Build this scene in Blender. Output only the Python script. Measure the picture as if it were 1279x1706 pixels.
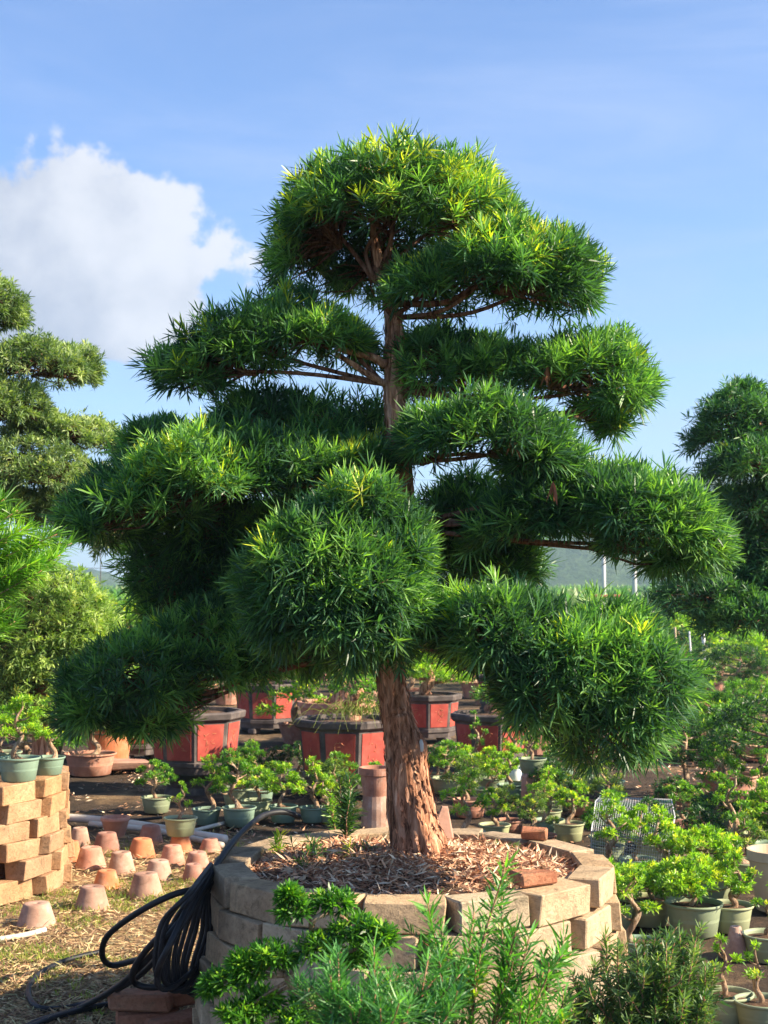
import bpy, math, random
import numpy as np
from mathutils import Vector, Matrix

scene = bpy.context.scene
for o in list(bpy.data.objects):
    bpy.data.objects.remove(o)
rng = np.random.default_rng(11)
random.seed(11)
PI = math.pi

# ------------------------------------------------------------------ camera
F_PX, HOR, CX, CY = 2400.0, 985.0, 639.5, 853.0
CAM_Z = 1.5
PITCH = math.atan((HOR - CY) / F_PX)
cam = bpy.data.cameras.new('camera')
cam.sensor_fit = 'VERTICAL'
cam.sensor_height = 24.0
cam.lens = F_PX / 1706.0 * 24.0
cam.clip_start = 0.05
cam.clip_end = 6000
cam.dof.use_dof = True
cam.dof.focus_distance = 4.7
cam.dof.aperture_fstop = 6.3
cam_o = bpy.data.objects.new('camera', cam)
scene.collection.objects.link(cam_o)
cam_o.location = (0, 0, CAM_Z)
cam_o.rotation_euler = (PI / 2 + PITCH, 0, 0)
scene.camera = cam_o

# ------------------------------------------------------------------ light
SUN_AZ = math.radians(77)      # to the right of straight behind the camera
SUN_EL = math.radians(32)
sun_dir = Vector((math.sin(SUN_AZ) * math.cos(SUN_EL), -math.cos(SUN_AZ) * math.cos(SUN_EL), math.sin(SUN_EL)))
sl = bpy.data.lights.new('sun', 'SUN')
sl.energy = 5.0
sl.angle = math.radians(0.5)
sl.color = (1.0, 0.85, 0.64)
so = bpy.data.objects.new('sun', sl)
scene.collection.objects.link(so)
so.rotation_euler = sun_dir.to_track_quat('Z', 'Y').to_euler()
so.location = sun_dir * 30

scene.view_settings.view_transform = 'Standard'
scene.view_settings.look = 'None'
scene.view_settings.gamma = 1
scene.view_settings.exposure = 1.62
try:
    scene.view_settings.use_curve_mapping = False
except Exception:
    pass
scene.render.engine = 'CYCLES'


def pdir(px, py):
    """world direction through a photo pixel"""
    x = (px - CX) / F_PX
    u = (CY - py) / F_PX
    return Vector((x, math.cos(PITCH) - u * math.sin(PITCH), math.sin(PITCH) + u * math.cos(PITCH)))


def P(px, py, Y):
    d = pdir(px, py)
    return Vector((d.x, d.y, d.z)) * (Y / d.y) + Vector((0, 0, CAM_Z))


def G(px, py, z=0.0):
    d = pdir(px, py)
    return d * ((z - CAM_Z) / d.z) + Vector((0, 0, CAM_Z))


def build_world():
    w = bpy.data.worlds.new('World')
    scene.world = w
    w.use_nodes = True
    nt = w.node_tree
    N, L = nt.nodes, nt.links
    N.clear()
    out = N.new('ShaderNodeOutputWorld')
    bg = N.new('ShaderNodeBackground')
    L.new(bg.outputs[0], out.inputs[0])
    bg.inputs[1].default_value = 0.1
    sky = N.new('ShaderNodeTexSky')
    sky.sky_type = 'NISHITA'
    sky.sun_disc = False
    sky.sun_elevation = SUN_EL
    sky.sun_rotation = math.atan2(sun_dir.x, sun_dir.y)
    sky.altitude = 0
    sky.air_density = 1.0
    sky.dust_density = 0.25
    sky.ozone_density = 2.0
    tc = N.new('ShaderNodeTexCoord')

    def math_n(op, a, b=None, c=None, clamp=False):
        m = N.new('ShaderNodeMath'); m.operation = op; m.use_clamp = clamp
        for i, v in enumerate((a, b, c)):
            if v is None: continue
            if isinstance(v, (int, float)): m.inputs[i].default_value = v
            else: L.new(v, m.inputs[i])
        return m.outputs[0]

    def vdot(v):
        m = N.new('ShaderNodeVectorMath'); m.operation = 'DOT_PRODUCT'
        L.new(nrm.outputs[0], m.inputs[0]); m.inputs[1].default_value = v
        return m.outputs['Value']
    nrm = N.new('ShaderNodeVectorMath'); nrm.operation = 'NORMALIZE'
    L.new(tc.outputs['Generated'], nrm.inputs[0])
    # local frame of the cloud bank in the sky
    c0 = pdir(190, 400).normalized()
    rt = c0.cross(Vector((0, 0, 1))).normalized()
    up = rt.cross(c0).normalized()
    nz = N.new('ShaderNodeTexNoise'); nz.inputs['Scale'].default_value = 16
    nz.inputs['Detail'].default_value = 9; nz.inputs['Roughness'].default_value = 0.58
    L.new(nrm.outputs[0], nz.inputs['Vector'])
    nz2 = N.new('ShaderNodeTexNoise'); nz2.inputs['Scale'].default_value = 45
    nz2.inputs['Detail'].default_value = 6; nz2.inputs['Roughness'].default_value = 0.6
    L.new(nrm.outputs[0], nz2.inputs['Vector'])
    sx = vdot(tuple(rt)); sy = vdot(tuple(up)); sz = vdot(tuple(c0))
    u = math_n('MULTIPLY', math_n('DIVIDE', sx, sz), F_PX)
    v = math_n('ADD', math_n('MULTIPLY', math_n('DIVIDE', sy, sz), F_PX), 28.0)
    # lumps of the cloud: centre and radii in thousandths of a focal length
    lumps = [(-60, 30, 180, 150), (-90, -60, 240, 110), (80, -40, 90, 90), (60, 60, 90, 80), (-70, 110, 60, 80), (30, 110, 35, 50),
             (178, 32, 48, 46), (215, 5, 46, 36), (-190, -90, 120, 110), (40, -110, 75, 50), (-230, 60, 130, 70)]
    best = None
    for (a, b, ra, rb) in lumps:
        du = math_n('DIVIDE', math_n('SUBTRACT', u, a), ra)
        dv = math_n('DIVIDE', math_n('SUBTRACT', v, b), rb)
        r2 = math_n('ADD', math_n('MULTIPLY', du, du), math_n('MULTIPLY', dv, dv))
        q = math_n('MULTIPLY', math_n('SUBTRACT', 1.0, math_n('SQRT', r2)), math.sqrt(ra * rb) / 90.0)
        best = q if best is None else math_n('SMOOTH_MAX', best, q, 0.2)
    dn = math_n('ADD', math_n('MULTIPLY', math_n('SUBTRACT', nz.outputs[0], 0.5), 2.3),
                math_n('MULTIPLY', math_n('SUBTRACT', nz2.outputs[0], 0.5), 1.2))
    dens = math_n('ADD', best, dn)
    mr = N.new('ShaderNodeMapRange'); mr.interpolation_type = 'SMOOTHSTEP'
    L.new(dens, mr.inputs[0]); mr.inputs[1].default_value = -0.12; mr.inputs[2].default_value = 0.24
    front = math_n('GREATER_THAN', sz, 0.3)
    mask = math_n('MULTIPLY', mr.outputs[0], front)
    # cloud colour: white where thick and sunward, bluish grey in its body
    sh = math_n('ADD', math_n('MULTIPLY', u, 0.0022), math_n('MULTIPLY', v, 0.0024))
    sh = math_n('ADD', sh, math_n('MULTIPLY', math_n('SUBTRACT', nz.outputs[0], 0.5), 2.2))
    mr2 = N.new('ShaderNodeMapRange'); mr2.interpolation_type = 'SMOOTHSTEP'
    L.new(sh, mr2.inputs[0]); mr2.inputs[1].default_value = -0.75; mr2.inputs[2].default_value = 0.45
    cc = N.new('ShaderNodeMix'); cc.data_type = 'RGBA'
    L.new(mr2.outputs[0], cc.inputs[0])
    cc.inputs[6].default_value = (1.65, 1.82, 2.3, 1); cc.inputs[7].default_value = (2.95, 3.0, 3.25, 1)
    # thin veils all over the sky
    mp = N.new('ShaderNodeMapping'); mp.inputs['Scale'].default_value = (1.2, 1.6, 6.0)
    mp.inputs['Rotation'].default_value = (0.2, 0.35, 0.4)
    L.new(nrm.outputs[0], mp.inputs[0])
    nz3 = N.new('ShaderNodeTexNoise'); nz3.inputs['Scale'].default_value = 2.2; nz3.inputs['Detail'].default_value = 7
    nz3.inputs['Roughness'].default_value = 0.6; nz3.inputs['Distortion'].default_value = 0.6
    L.new(mp.outputs[0], nz3.inputs['Vector'])
    mr3 = N.new('ShaderNodeMapRange'); mr3.interpolation_type = 'SMOOTHSTEP'
    L.new(nz3.outputs[0], mr3.inputs[0]); mr3.inputs[1].default_value = 0.35; mr3.inputs[2].default_value = 0.8
    veil = math_n('MULTIPLY', mr3.outputs[0], 0.6)
    tint = N.new('ShaderNodeMix'); tint.data_type = 'RGBA'; tint.blend_type = 'MULTIPLY'
    tint.inputs[0].default_value = 1.0
    L.new(sky.outputs[0], tint.inputs[6]); tint.inputs[7].default_value = SKY_TINT
    m0 = N.new('ShaderNodeMix'); m0.data_type = 'RGBA'
    L.new(veil, m0.inputs[0]); L.new(tint.outputs[2], m0.inputs[6]); m0.inputs[7].default_value = (1.75, 2.2, 3.4, 1)
    m1 = N.new('ShaderNodeMix'); m1.data_type = 'RGBA'
    L.new(mask, m1.inputs[0]); L.new(m0.outputs[2], m1.inputs[6]); L.new(cc.outputs[2], m1.inputs[7])
    L.new(m1.outputs[2], bg.inputs[0])


SKY_TINT = (0.49, 0.585, 0.76, 1)
build_world()

# ------------------------------------------------------------------ helpers: noise, meshes, objects
def _h(i):
    i = i.astype(np.uint64)
    i = (i ^ (i >> np.uint64(15))) * np.uint64(0x2c1b3c6d) & np.uint64(0xffffffff)
    i = (i ^ (i >> np.uint64(12))) * np.uint64(0x297a2d39) & np.uint64(0xffffffff)
    i = i ^ (i >> np.uint64(15))
    return (i & np.uint64(0xffff)).astype(float) / 65535.0


def vnoise(p, s=1.0, seed=0):
    q = np.asarray(p, float) * s + 1000.0
    i = np.floor(q).astype(np.int64); f = q - i
    f = f * f * (3 - 2 * f)
    r = 0
    for dx in (0, 1):
        for dy in (0, 1):
            for dz in (0, 1):
                w = (f[:, 0] if dx else 1 - f[:, 0]) * (f[:, 1] if dy else 1 - f[:, 1]) * (f[:, 2] if dz else 1 - f[:, 2])
                k = (i[:, 0] + dx) * 73856093 + (i[:, 1] + dy) * 19349663 + (i[:, 2] + dz) * 83492791 + seed * 9781
                r = r + w * _h(np.abs(k))
    return r


def fbm(p, s=1.0, o=4, seed=0):
    r = 0; a = 0.5
    for k in range(o):
        r = r + a * vnoise(p, s, seed + k); s *= 2.03; a *= 0.5
    return r


class MB:
    """collects vertices, faces (any size), material index and a tint per vertex"""
    def __init__(self):
        self.v = []; self.f = []; self.t = []; self.n = 0

    def add(self, V, faces, tint=None, mi=0):
        V = np.asarray(V, float).reshape(-1, 3)
        if len(V) == 0: return self
        for F in (faces if isinstance(faces, list) else [faces]):
            F = np.asarray(F, np.int64)
            if F.size: self.f.append((F + self.n, mi))
        self.v.append(V)
        if tint is None: tint = np.ones((len(V), 3))
        tint = np.asarray(tint, float)
        if tint.ndim == 1: tint = np.tile(tint, (len(V), 1))
        self.t.append(tint)
        self.n += len(V)
        return self

    def mesh(self, name, mats, smooth=False):
        me = bpy.data.meshes.new(name)
        if self.n == 0: return me
        V = np.concatenate(self.v); T = np.concatenate(self.t)
        loops = []; starts = []; mis = []; s = 0
        for F, mi in self.f:
            m, k = F.shape
            loops.append(F.ravel()); starts.append(s + np.arange(m) * k); s += m * k
            mis.append(np.full(m, mi))
        loops = np.concatenate(loops); starts = np.concatenate(starts); mis = np.concatenate(mis)
        me.vertices.add(len(V)); me.vertices.foreach_set('co', V.astype(np.float32).ravel())
        me.loops.add(len(loops)); me.loops.foreach_set('vertex_index', loops.astype(np.int32))
        me.polygons.add(len(starts)); me.polygons.foreach_set('loop_start', starts.astype(np.int32))
        me.polygons.foreach_set('material_index', mis.astype(np.int32))
        me.polygons.foreach_set('use_smooth', np.full(len(starts), smooth))
        a = me.attributes.new('tint', 'FLOAT_COLOR', 'POINT')
        a.data.foreach_set('color', np.concatenate([T, np.ones((len(T), 1))], 1).astype(np.float32).ravel())
        me.update(calc_edges=True)
        for m in (mats if isinstance(mats, (list, tuple)) else [mats]):
            me.materials.append(m)
        return me

    def obj(self, name, mats, parent=None, smooth=False, loc=None):
        return link(name, self.mesh(name, mats, smooth), parent, loc)


def link(name, data, parent=None, loc=None):
    o = bpy.data.objects.new(name, data)
    scene.collection.objects.link(o)
    if parent is not None: o.parent = parent
    if loc is not None: o.location = loc
    return o


def tag(o, label=None, cat=None, group=None, kind=None):
    if label: o['label'] = label
    if cat: o['category'] = cat
    if group: o['group'] = group
    if kind: o['kind'] = kind
    return o


def thing(name, label, cat, loc=(0, 0, 0), rz=0.0, group=None):
    o = link(name, None, None, loc)
    o.empty_display_size = 0.1
    o.rotation_euler = (0, 0, rz)
    return tag(o, label, cat, group)


def copy_thing(root, loc, rz=0.0, scale=1.0, label=None, group=None, name=None):
    r = root.copy(); scene.collection.objects.link(r)
    r.location = loc; r.rotation_euler = (0, 0, rz); r.scale = (scale,) * 3
    if label: r['label'] = label
    if group: r['group'] = group
    for ch in CH.get(root.name, []):
        c = ch.copy(); scene.collection.objects.link(c); c.parent = r
        for g in CH.get(ch.name, []):
            d = g.copy(); scene.collection.objects.link(d); d.parent = c
    return r


CH = {}


def reg(root):
    """remember a prototype's children so copies are quick"""
    CH[root.name] = [o for o in bpy.data.objects if o.parent == root]
    for c in CH[root.name]:
        CH[c.name] = [o for o in bpy.data.objects if o.parent == c]


def frames(pts):
    pts = np.asarray(pts, float)
    t = np.gradient(pts, axis=0)
    t /= np.linalg.norm(t, axis=1)[:, None] + 1e-12
    a = np.array([0.0, 1, 0]) if abs(t[0, 1]) < 0.9 else np.array([1.0, 0, 0])
    n = np.zeros_like(pts)
    cur = a - t[0] * a.dot(t[0]); cur /= np.linalg.norm(cur)
    for i in range(len(pts)):
        cur = cur - t[i] * cur.dot(t[i]); cur /= np.linalg.norm(cur) + 1e-12
        n[i] = cur
    return t, n, np.cross(t, n)


def catmull(pts, per=6):
    pts = np.asarray(pts, float)
    if len(pts) < 3:
        k = np.linspace(0, 1, per + 1)[:, None]
        return pts[0] * (1 - k) + pts[-1] * k
    q = np.vstack([2 * pts[0] - pts[1], pts, 2 * pts[-1] - pts[-2]])
    out = []
    for i in range(1, len(q) - 2):
        for j in range(per):
            t = j / per
            out.append(0.5 * ((2 * q[i]) + (-q[i - 1] + q[i + 1]) * t + (2 * q[i - 1] - 5 * q[i] + 4 * q[i + 1] - q[i + 2]) * t * t
                              + (-q[i - 1] + 3 * q[i] - 3 * q[i + 1] + q[i + 2]) * t ** 3))
    out.append(pts[-1])
    return np.array(out)


def tube(mb, pts, rad, seg=6, tint=None, cap=True, mi=0):
    pts = np.asarray(pts, float); n = len(pts)
    rad = np.broadcast_to(np.asarray(rad, float), (n,)) if np.ndim(rad) < 2 else rad
    t, a, b = frames(pts)
    th = np.arange(seg) * 2 * PI / seg
    R = rad[:, None] if rad.ndim == 1 else rad
    V = pts[:, None, :] + (np.cos(th)[None, :, None] * a[:, None, :] + np.sin(th)[None, :, None] * b[:, None, :]) * R[:, :, None]
    V = V.reshape(-1, 3)
    i = np.arange(n - 1)[:, None] * seg; j = np.arange(seg)[None, :]; j2 = (j + 1) % seg
    Fq = np.stack([i + j, i + j2, i + seg + j2, i + seg + j], -1).reshape(-1, 4)
    fs = [Fq]
    if cap:
        fs += [np.arange(seg)[::-1][None, :], (n - 1) * seg + np.arange(seg)[None, :]]
    mb.add(V, fs, tint, mi)
    return V


def lathe(mb, prof, seg=28, c=(0, 0, 0), tint=None, mi=0, wob=0.0, rot=0.0, cap=False):
    prof = np.asarray(prof, float); n = len(prof)
    th = np.arange(seg) * 2 * PI / seg + rot
    r = prof[:, 0][:, None] * (1 + wob * np.sin(th * 2 + 1.3)[None, :])
    V = np.stack([r * np.cos(th), r * np.sin(th), np.repeat(prof[:, 1][:, None], seg, 1)], -1).reshape(-1, 3) + np.array(c)
    i = np.arange(n - 1)[:, None] * seg; j = np.arange(seg)[None, :]; j2 = (j + 1) % seg
    Fq = np.stack([i + j, i + j2, i + seg + j2, i + seg + j], -1).reshape(-1, 4)
    fs = [Fq]
    if cap: fs.append((n - 1) * seg + np.arange(seg)[None, :])
    mb.add(V, fs, tint, mi)


def boxv(mb, c, s, R=None, ch=0.0, jit=0.0, tint=None, mi=0, seed=None):
    """box with chamfered edges (24 vertices) and slightly uneven corners"""
    s = np.array(s, float) / 2
    V = []; idx = {}
    r = np.random.default_rng(seed) if seed is not None else rng
    corner = {}
    for sx in (-1, 1):
        for sy in (-1, 1):
            for sz in (-1, 1):
                corner[(sx, sy, sz)] = np.array([sx, sy, sz]) * s + r.normal(0, 1, 3) * jit
    for k, p in corner.items():
        for ax in range(3):
            q = p.copy()
            for a2 in range(3):
                if a2 != ax: q[a2] -= k[a2] * ch
            idx[(k, ax)] = len(V); V.append(q)
    Q = []; T = []
    for ax in range(3):
        o1, o2 = [a for a in range(3) if a != ax]
        for sg in (-1, 1):
            ring = []
            for (u, v) in ((-1, -1), (1, -1), (1, 1), (-1, 1)):
                k = [0, 0, 0]; k[ax] = sg; k[o1] = u; k[o2] = v
                ring.append(idx[(tuple(k), ax)])
            flip = (sg < 0) != (ax == 1)
            Q.append(ring[::-1] if flip else ring)
    for ax in range(3):
        o1, o2 = [a for a in range(3) if a != ax]
        for u in (-1, 1):
            for v in (-1, 1):
                k0 = [0, 0, 0]; k0[o1] = u; k0[o2] = v
                ka = list(k0); ka[ax] = -1; kb = list(k0); kb[ax] = 1
                ka, kb = tuple(ka), tuple(kb)
                ring = [idx[(ka, o1)], idx[(kb, o1)], idx[(kb, o2)], idx[(ka, o2)]]
                p = [V[i] for i in ring]
                nn = np.cross(p[1] - p[0], p[2] - p[0])
                if nn.dot(sum(p)) < 0: ring = ring[::-1]
                Q.append(ring)
    for k in corner:
        ring = [idx[(k, 0)], idx[(k, 1)], idx[(k, 2)]]
        p = [V[i] for i in ring]
        if np.cross(p[1] - p[0], p[2] - p[0]).dot(sum(p)) < 0: ring = ring[::-1]
        T.append(ring)
    V = np.array(V)
    for i, ring in enumerate(Q[:6]):
        p = V[ring]
        if np.cross(p[1] - p[0], p[2] - p[0]).dot(p.sum(0)) < 0: Q[i] = ring[::-1]
    if R is not None: V = V @ np.array(R).T
    mb.add(V + np.array(c, float), [np.array(Q), np.array(T)], tint, mi)


def rotz(a):
    return np.array(Matrix.Rotation(a, 3, 'Z'))


def euler(x, y, z):
    from mathutils import Euler
    return np.array(Euler((x, y, z)).to_matrix())


# ------------------------------------------------------------------ materials
def nodes_mat(name):
    m = bpy.data.materials.new(name); m.use_nodes = True
    nt = m.node_tree; nt.nodes.clear()
    out = nt.nodes.new('ShaderNodeOutputMaterial')
    return m, nt, out


def principled(nt, out, rough=0.8, spec=0.3):
    b = nt.nodes.new('ShaderNodeBsdfPrincipled')
    b.inputs['Roughness'].default_value = rough
    b.inputs['Specular IOR Level'].default_value = spec
    nt.links.new(b.outputs[0], out.inputs[0])
    return b


def ramp(nt, src, stops):
    r = nt.nodes.new('ShaderNodeValToRGB')
    el = r.color_ramp.elements
    while len(el) < len(stops): el.new(0.5)
    for e, (p, c) in zip(el, stops):
        e.position = p; e.color = (*c, 1)
    nt.links.new(src, r.inputs[0])
    return r.outputs[0]


OFFSET = [False]


def noise(nt, scale, detail=6, rough=0.6, coord='Object', mscale=None, dist=0.0):
    tc = nt.nodes.new('ShaderNodeTexCoord')
    n = nt.nodes.new('ShaderNodeTexNoise')
    n.inputs['Scale'].default_value = scale; n.inputs['Detail'].default_value = detail
    n.inputs['Roughness'].default_value = rough; n.inputs['Distortion'].default_value = dist
    src = tc.outputs[coord]
    if OFFSET[0]:
        oi = nt.nodes.new('ShaderNodeObjectInfo')
        va = nt.nodes.new('ShaderNodeVectorMath'); va.operation = 'MULTIPLY_ADD'
        nt.links.new(oi.outputs['Random'], va.inputs[0]); va.inputs[1].default_value = (37.0, 53.0, 71.0)
        nt.links.new(src, va.inputs[2]); src = va.outputs[0]
    if mscale:
        mp = nt.nodes.new('ShaderNodeMapping'); mp.inputs['Scale'].default_value = mscale
        nt.links.new(src, mp.inputs[0]); src = mp.outputs[0]
    nt.links.new(src, n.inputs['Vector'])
    return n.outputs[0]


def mix(nt, fac, a, b, mode='MIX'):
    m = nt.nodes.new('ShaderNodeMix'); m.data_type = 'RGBA'; m.blend_type = mode
    for i, v in ((0, fac), (6, a), (7, b)):
        if isinstance(v, (int, float)): m.inputs[i].default_value = v
        elif isinstance(v, tuple): m.inputs[i].default_value = (*v, 1) if len(v) == 3 else v
        else: nt.links.new(v, m.inputs[i])
    return m.outputs[2]


def bump(nt, h, bsdf, strength=0.4, dist=0.01):
    b = nt.nodes.new('ShaderNodeBump'); b.inputs['Strength'].default_value = strength
    b.inputs['Distance'].default_value = dist
    nt.links.new(h, b.inputs['Height']); nt.links.new(b.outputs[0], bsdf.inputs['Normal'])


def attr(nt, name='tint'):
    a = nt.nodes.new('ShaderNodeAttribute'); a.attribute_name = name
    return a.outputs['Color']


def obj_random(nt):
    return nt.nodes.new('ShaderNodeObjectInfo').outputs['Random']


def leaf_mat(name, trans=0.35, rough=0.38, spec=0.5):
    """leaf colour comes from the tint of each leaf"""
    m, nt, out = nodes_mat(name)
    col = attr(nt)
    v = noise(nt, 9, 3, 0.5, 'Object')
    c = mix(nt, 1.0, col, ramp(nt, v, [(0.3, (0.75, 0.8, 0.8)), (0.7, (1.2, 1.15, 1.05))]), 'MULTIPLY')
    b = nt.nodes.new('ShaderNodeBsdfPrincipled')
    b.inputs['Roughness'].default_value = rough; b.inputs['Specular IOR Level'].default_value = spec
    nt.links.new(c, b.inputs['Base Color'])
    t = nt.nodes.new('ShaderNodeBsdfTranslucent')
    tcol = mix(nt, 1.0, c, (1.7, 1.9, 0.5), 'MULTIPLY')
    nt.links.new(tcol, t.inputs[0])
    ms = nt.nodes.new('ShaderNodeMixShader'); ms.inputs[0].default_value = trans
    nt.links.new(b.outputs[0], ms.inputs[1]); nt.links.new(t.outputs[0], ms.inputs[2])
    nt.links.new(ms.outputs[0], out.inputs[0])
    return m


def simple(name, stops, scale=8, rough=0.85, spec=0.2, bstr=0.3, bscale=40, bdist=0.004, mscale=None, rnd=None, use_tint=False, detail=7, salt=False):
    m, nt, out = nodes_mat(name)
    b = principled(nt, out, rough, spec)
    c = ramp(nt, noise(nt, scale, detail, 0.62, 'Object', mscale), stops)
    if salt:
        c = mix(nt, ramp(nt, noise(nt, 14, 8, 0.7), [(0.53, (0, 0, 0)), (0.7, (0.45, 0.45, 0.45))]), c, (0.56, 0.45, 0.38))
        c = mix(nt, ramp(nt, noise(nt, 11, 8, 0.75, 'Object', None, 1.0), [(0.56, (0, 0, 0)), (0.72, (0.7, 0.7, 0.7))]), c, (0.13, 0.085, 0.06))
    if use_tint: c = mix(nt, 1.0, c, attr(nt), 'MULTIPLY')
    if rnd: c = mix(nt, 1.0, c, ramp(nt, obj_random(nt), rnd), 'MULTIPLY')
    nt.links.new(c, b.inputs['Base Color'])
    if bstr: bump(nt, noise(nt, bscale, 8, 0.65, 'Object', mscale), b, bstr, bdist)
    return m


M = {}
OFFSET[0] = False
M['leaf'] = leaf_mat('podocarpus_leaf', 0.36, 0.42, 0.45)
M['leaf_small'] = leaf_mat('small_leaf', 0.38, 0.42, 0.45)
M['leaf_fine'] = leaf_mat('fine_leaf', 0.3, 0.5, 0.4)
M['grass'] = leaf_mat('grass_blade', 0.35, 0.6, 0.2)
M['litter'] = simple('dry_litter', [(0.3, (0.8, 0.8, 0.8)), (0.7, (1.1, 1.1, 1.1))], 6, 0.8, 0.2, 0.0, use_tint=True)


def bark_mat(name, dark, mid, light, sc=26):
    m, nt, out = nodes_mat(name)
    b = principled(nt, out, 0.9, 0.12)
    n1 = noise(nt, sc, 8, 0.7, 'Object', (1, 1, 0.13), 0.5)
    n2 = noise(nt, sc * 0.3, 4, 0.5, 'Object', (1, 1, 0.4))
    c = ramp(nt, n1, [(0.38, dark), (0.5, mid), (0.64, light)])
    c = mix(nt, 1.0, c, ramp(nt, n2, [(0.3, (0.7, 0.72, 0.78)), (0.7, (1.15, 1.05, 1.0))]), 'MULTIPLY')
    c = mix(nt, 1.0, c, attr(nt), 'MULTIPLY')
    nt.links.new(c, b.inputs['Base Color'])
    bump(nt, n1, b, 0.9, 0.012)
    return m


M['bark'] = bark_mat('shaggy_bark', (0.10, 0.045, 0.027), (0.46, 0.235, 0.14), (0.72, 0.46, 0.32), 50)
M['bark_pale'] = bark_mat('pale_bark', (0.16, 0.10, 0.06), (0.36, 0.25, 0.16), (0.55, 0.44, 0.32), 60)


def brick_mat(name, dark, mid, light, grain=55, rndstops=None, moss=True):
    m, nt, out = nodes_mat(name)
    b = principled(nt, out, 0.93, 0.12)
    big = noise(nt, 5, 6, 0.65, 'Object')
    fine = noise(nt, grain, 9, 0.75, 'Object')
    c = ramp(nt, big, [(0.28, dark), (0.5, mid), (0.72, light)])
    c = mix(nt, 1.0, c, ramp(nt, fine, [(0.3, (0.6, 0.58, 0.56)), (0.5, (0.97, 0.97, 0.97)), (0.75, (1.15, 1.12, 1.08))]), 'MULTIPLY')
    c = mix(nt, 1.0, c, ramp(nt, obj_random(nt), rndstops or [(0.0, (0.86, 0.86, 0.88)), (0.4, (1.0, 0.97, 0.93)), (0.7, (1.1, 1.0, 0.88)), (1.0, (0.96, 1.02, 1.04))]), 'MULTIPLY')
    # dark pores
    tc = nt.nodes.new('ShaderNodeTexCoord')
    vo = nt.nodes.new('ShaderNodeTexVoronoi'); vo.inputs['Scale'].default_value = 130
    nt.links.new(tc.outputs['Object'], vo.inputs['Vector'])
    pores = ramp(nt, vo.outputs['Distance'], [(0.0, (0.35, 0.33, 0.3)), (0.16, (1, 1, 1))])
    pm = ramp(nt, noise(nt, 14, 3, 0.5, 'Object'), [(0.45, (0, 0, 0)), (0.62, (0.8, 0.8, 0.8))])
    c = mix(nt, pm, c, mix(nt, 1.0, c, pores, 'MULTIPLY'))
    if moss:
        mm = ramp(nt, noise(nt, 9, 9, 0.75, 'Object', None, 1.2), [(0.53, (0, 0, 0)), (0.68, (0.8, 0.8, 0.8))])
        c = mix(nt, mm, c, (0.14, 0.115, 0.075))
        m2 = ramp(nt, noise(nt, 16, 9, 0.75, 'Object', None, 0.8), [(0.6, (0, 0, 0)), (0.75, (0.6, 0.6, 0.6))])
        c = mix(nt, m2, c, (0.16, 0.15, 0.055))
    nt.links.new(c, b.inputs['Base Color'])
    mx = nt.nodes.new('ShaderNodeMath'); mx.operation = 'ADD'
    nt.links.new(fine, mx.inputs[0]); nt.links.new(big, mx.inputs[1])
    bump(nt, mx.outputs[0], b, 1.0, 0.009)
    return m


OFFSET[0] = True
M['block'] = brick_mat('sandy_cement_block', (0.30, 0.225, 0.155), (0.50, 0.385, 0.26), (0.62, 0.485, 0.335))
M['block_warm'] = brick_mat('warm_sandy_block', (0.32, 0.185, 0.105), (0.46, 0.285, 0.165), (0.55, 0.375, 0.24), moss=True)
M['red_brick'] = brick_mat('weathered_red_brick', (0.25, 0.10, 0.06), (0.40, 0.17, 0.10), (0.5, 0.26, 0.16), moss=True)
M['terracotta'] = simple('terracotta', [(0.3, (0.30, 0.145, 0.10)), (0.5, (0.42, 0.21, 0.145)), (0.72, (0.50, 0.30, 0.22))], 9, 0.9, 0.15, 0.35, 60, 0.003, salt=True,
                         rnd=[(0.0, (0.72, 0.72, 0.78)), (0.5, (1.0, 0.98, 0.98)), (1.0, (1.2, 1.15, 1.15))])
M['terracotta_orange'] = simple('orange_terracotta', [(0.3, (0.42, 0.14, 0.06)), (0.7, (0.58, 0.24, 0.12))], 9, 0.9, 0.15, 0.3, 60, 0.003, salt=True)
M['terracotta_stain'] = simple('limescale_terracotta', [(0.3, (0.24, 0.135, 0.10)), (0.5, (0.40, 0.245, 0.18)), (0.72, (0.48, 0.34, 0.27))], 7, 0.92, 0.12, 0.35, 60, 0.003, salt=True)
M['green_pot'] = simple('green_plastic_pot', [(0.3, (0.21, 0.25, 0.155)), (0.5, (0.29, 0.33, 0.205)), (0.75, (0.38, 0.40, 0.26))], 5, 0.55, 0.35, 0.1, 30, 0.002,
                        rnd=[(0.0, (0.6, 0.68, 0.7)), (0.5, (0.9, 0.95, 0.95)), (1.0, (1.2, 1.12, 1.0))])
M['blue_green_pot'] = simple('blue_green_plastic_pot', [(0.3, (0.15, 0.23, 0.17)), (0.7, (0.23, 0.33, 0.25))], 5, 0.5, 0.35, 0.1, 30, 0.002)
M['cream_pot'] = simple('cream_glazed_pot', [(0.3, (0.45, 0.33, 0.20)), (0.7, (0.6, 0.47, 0.31))], 5, 0.6, 0.3, 0.1, 30, 0.002)
OFFSET[0] = False
M['pot_dark'] = simple('grey_pot_frame', [(0.3, (0.05, 0.042, 0.04)), (0.55, (0.11, 0.09, 0.085)), (0.75, (0.22, 0.18, 0.15))], 8, 0.8, 0.2, 0.35, 50, 0.004)
M['pot_red'] = simple('red_pot_panel', [(0.3, (0.28, 0.045, 0.035)), (0.55, (0.42, 0.075, 0.055)), (0.78, (0.5, 0.15, 0.11))], 7, 0.75, 0.25, 0.3, 60, 0.003)
M['relief'] = simple('worn_gold_relief', [(0.3, (0.42, 0.12, 0.07)), (0.7, (0.5, 0.22, 0.12))], 20, 0.8, 0.2, 0.2)
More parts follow.
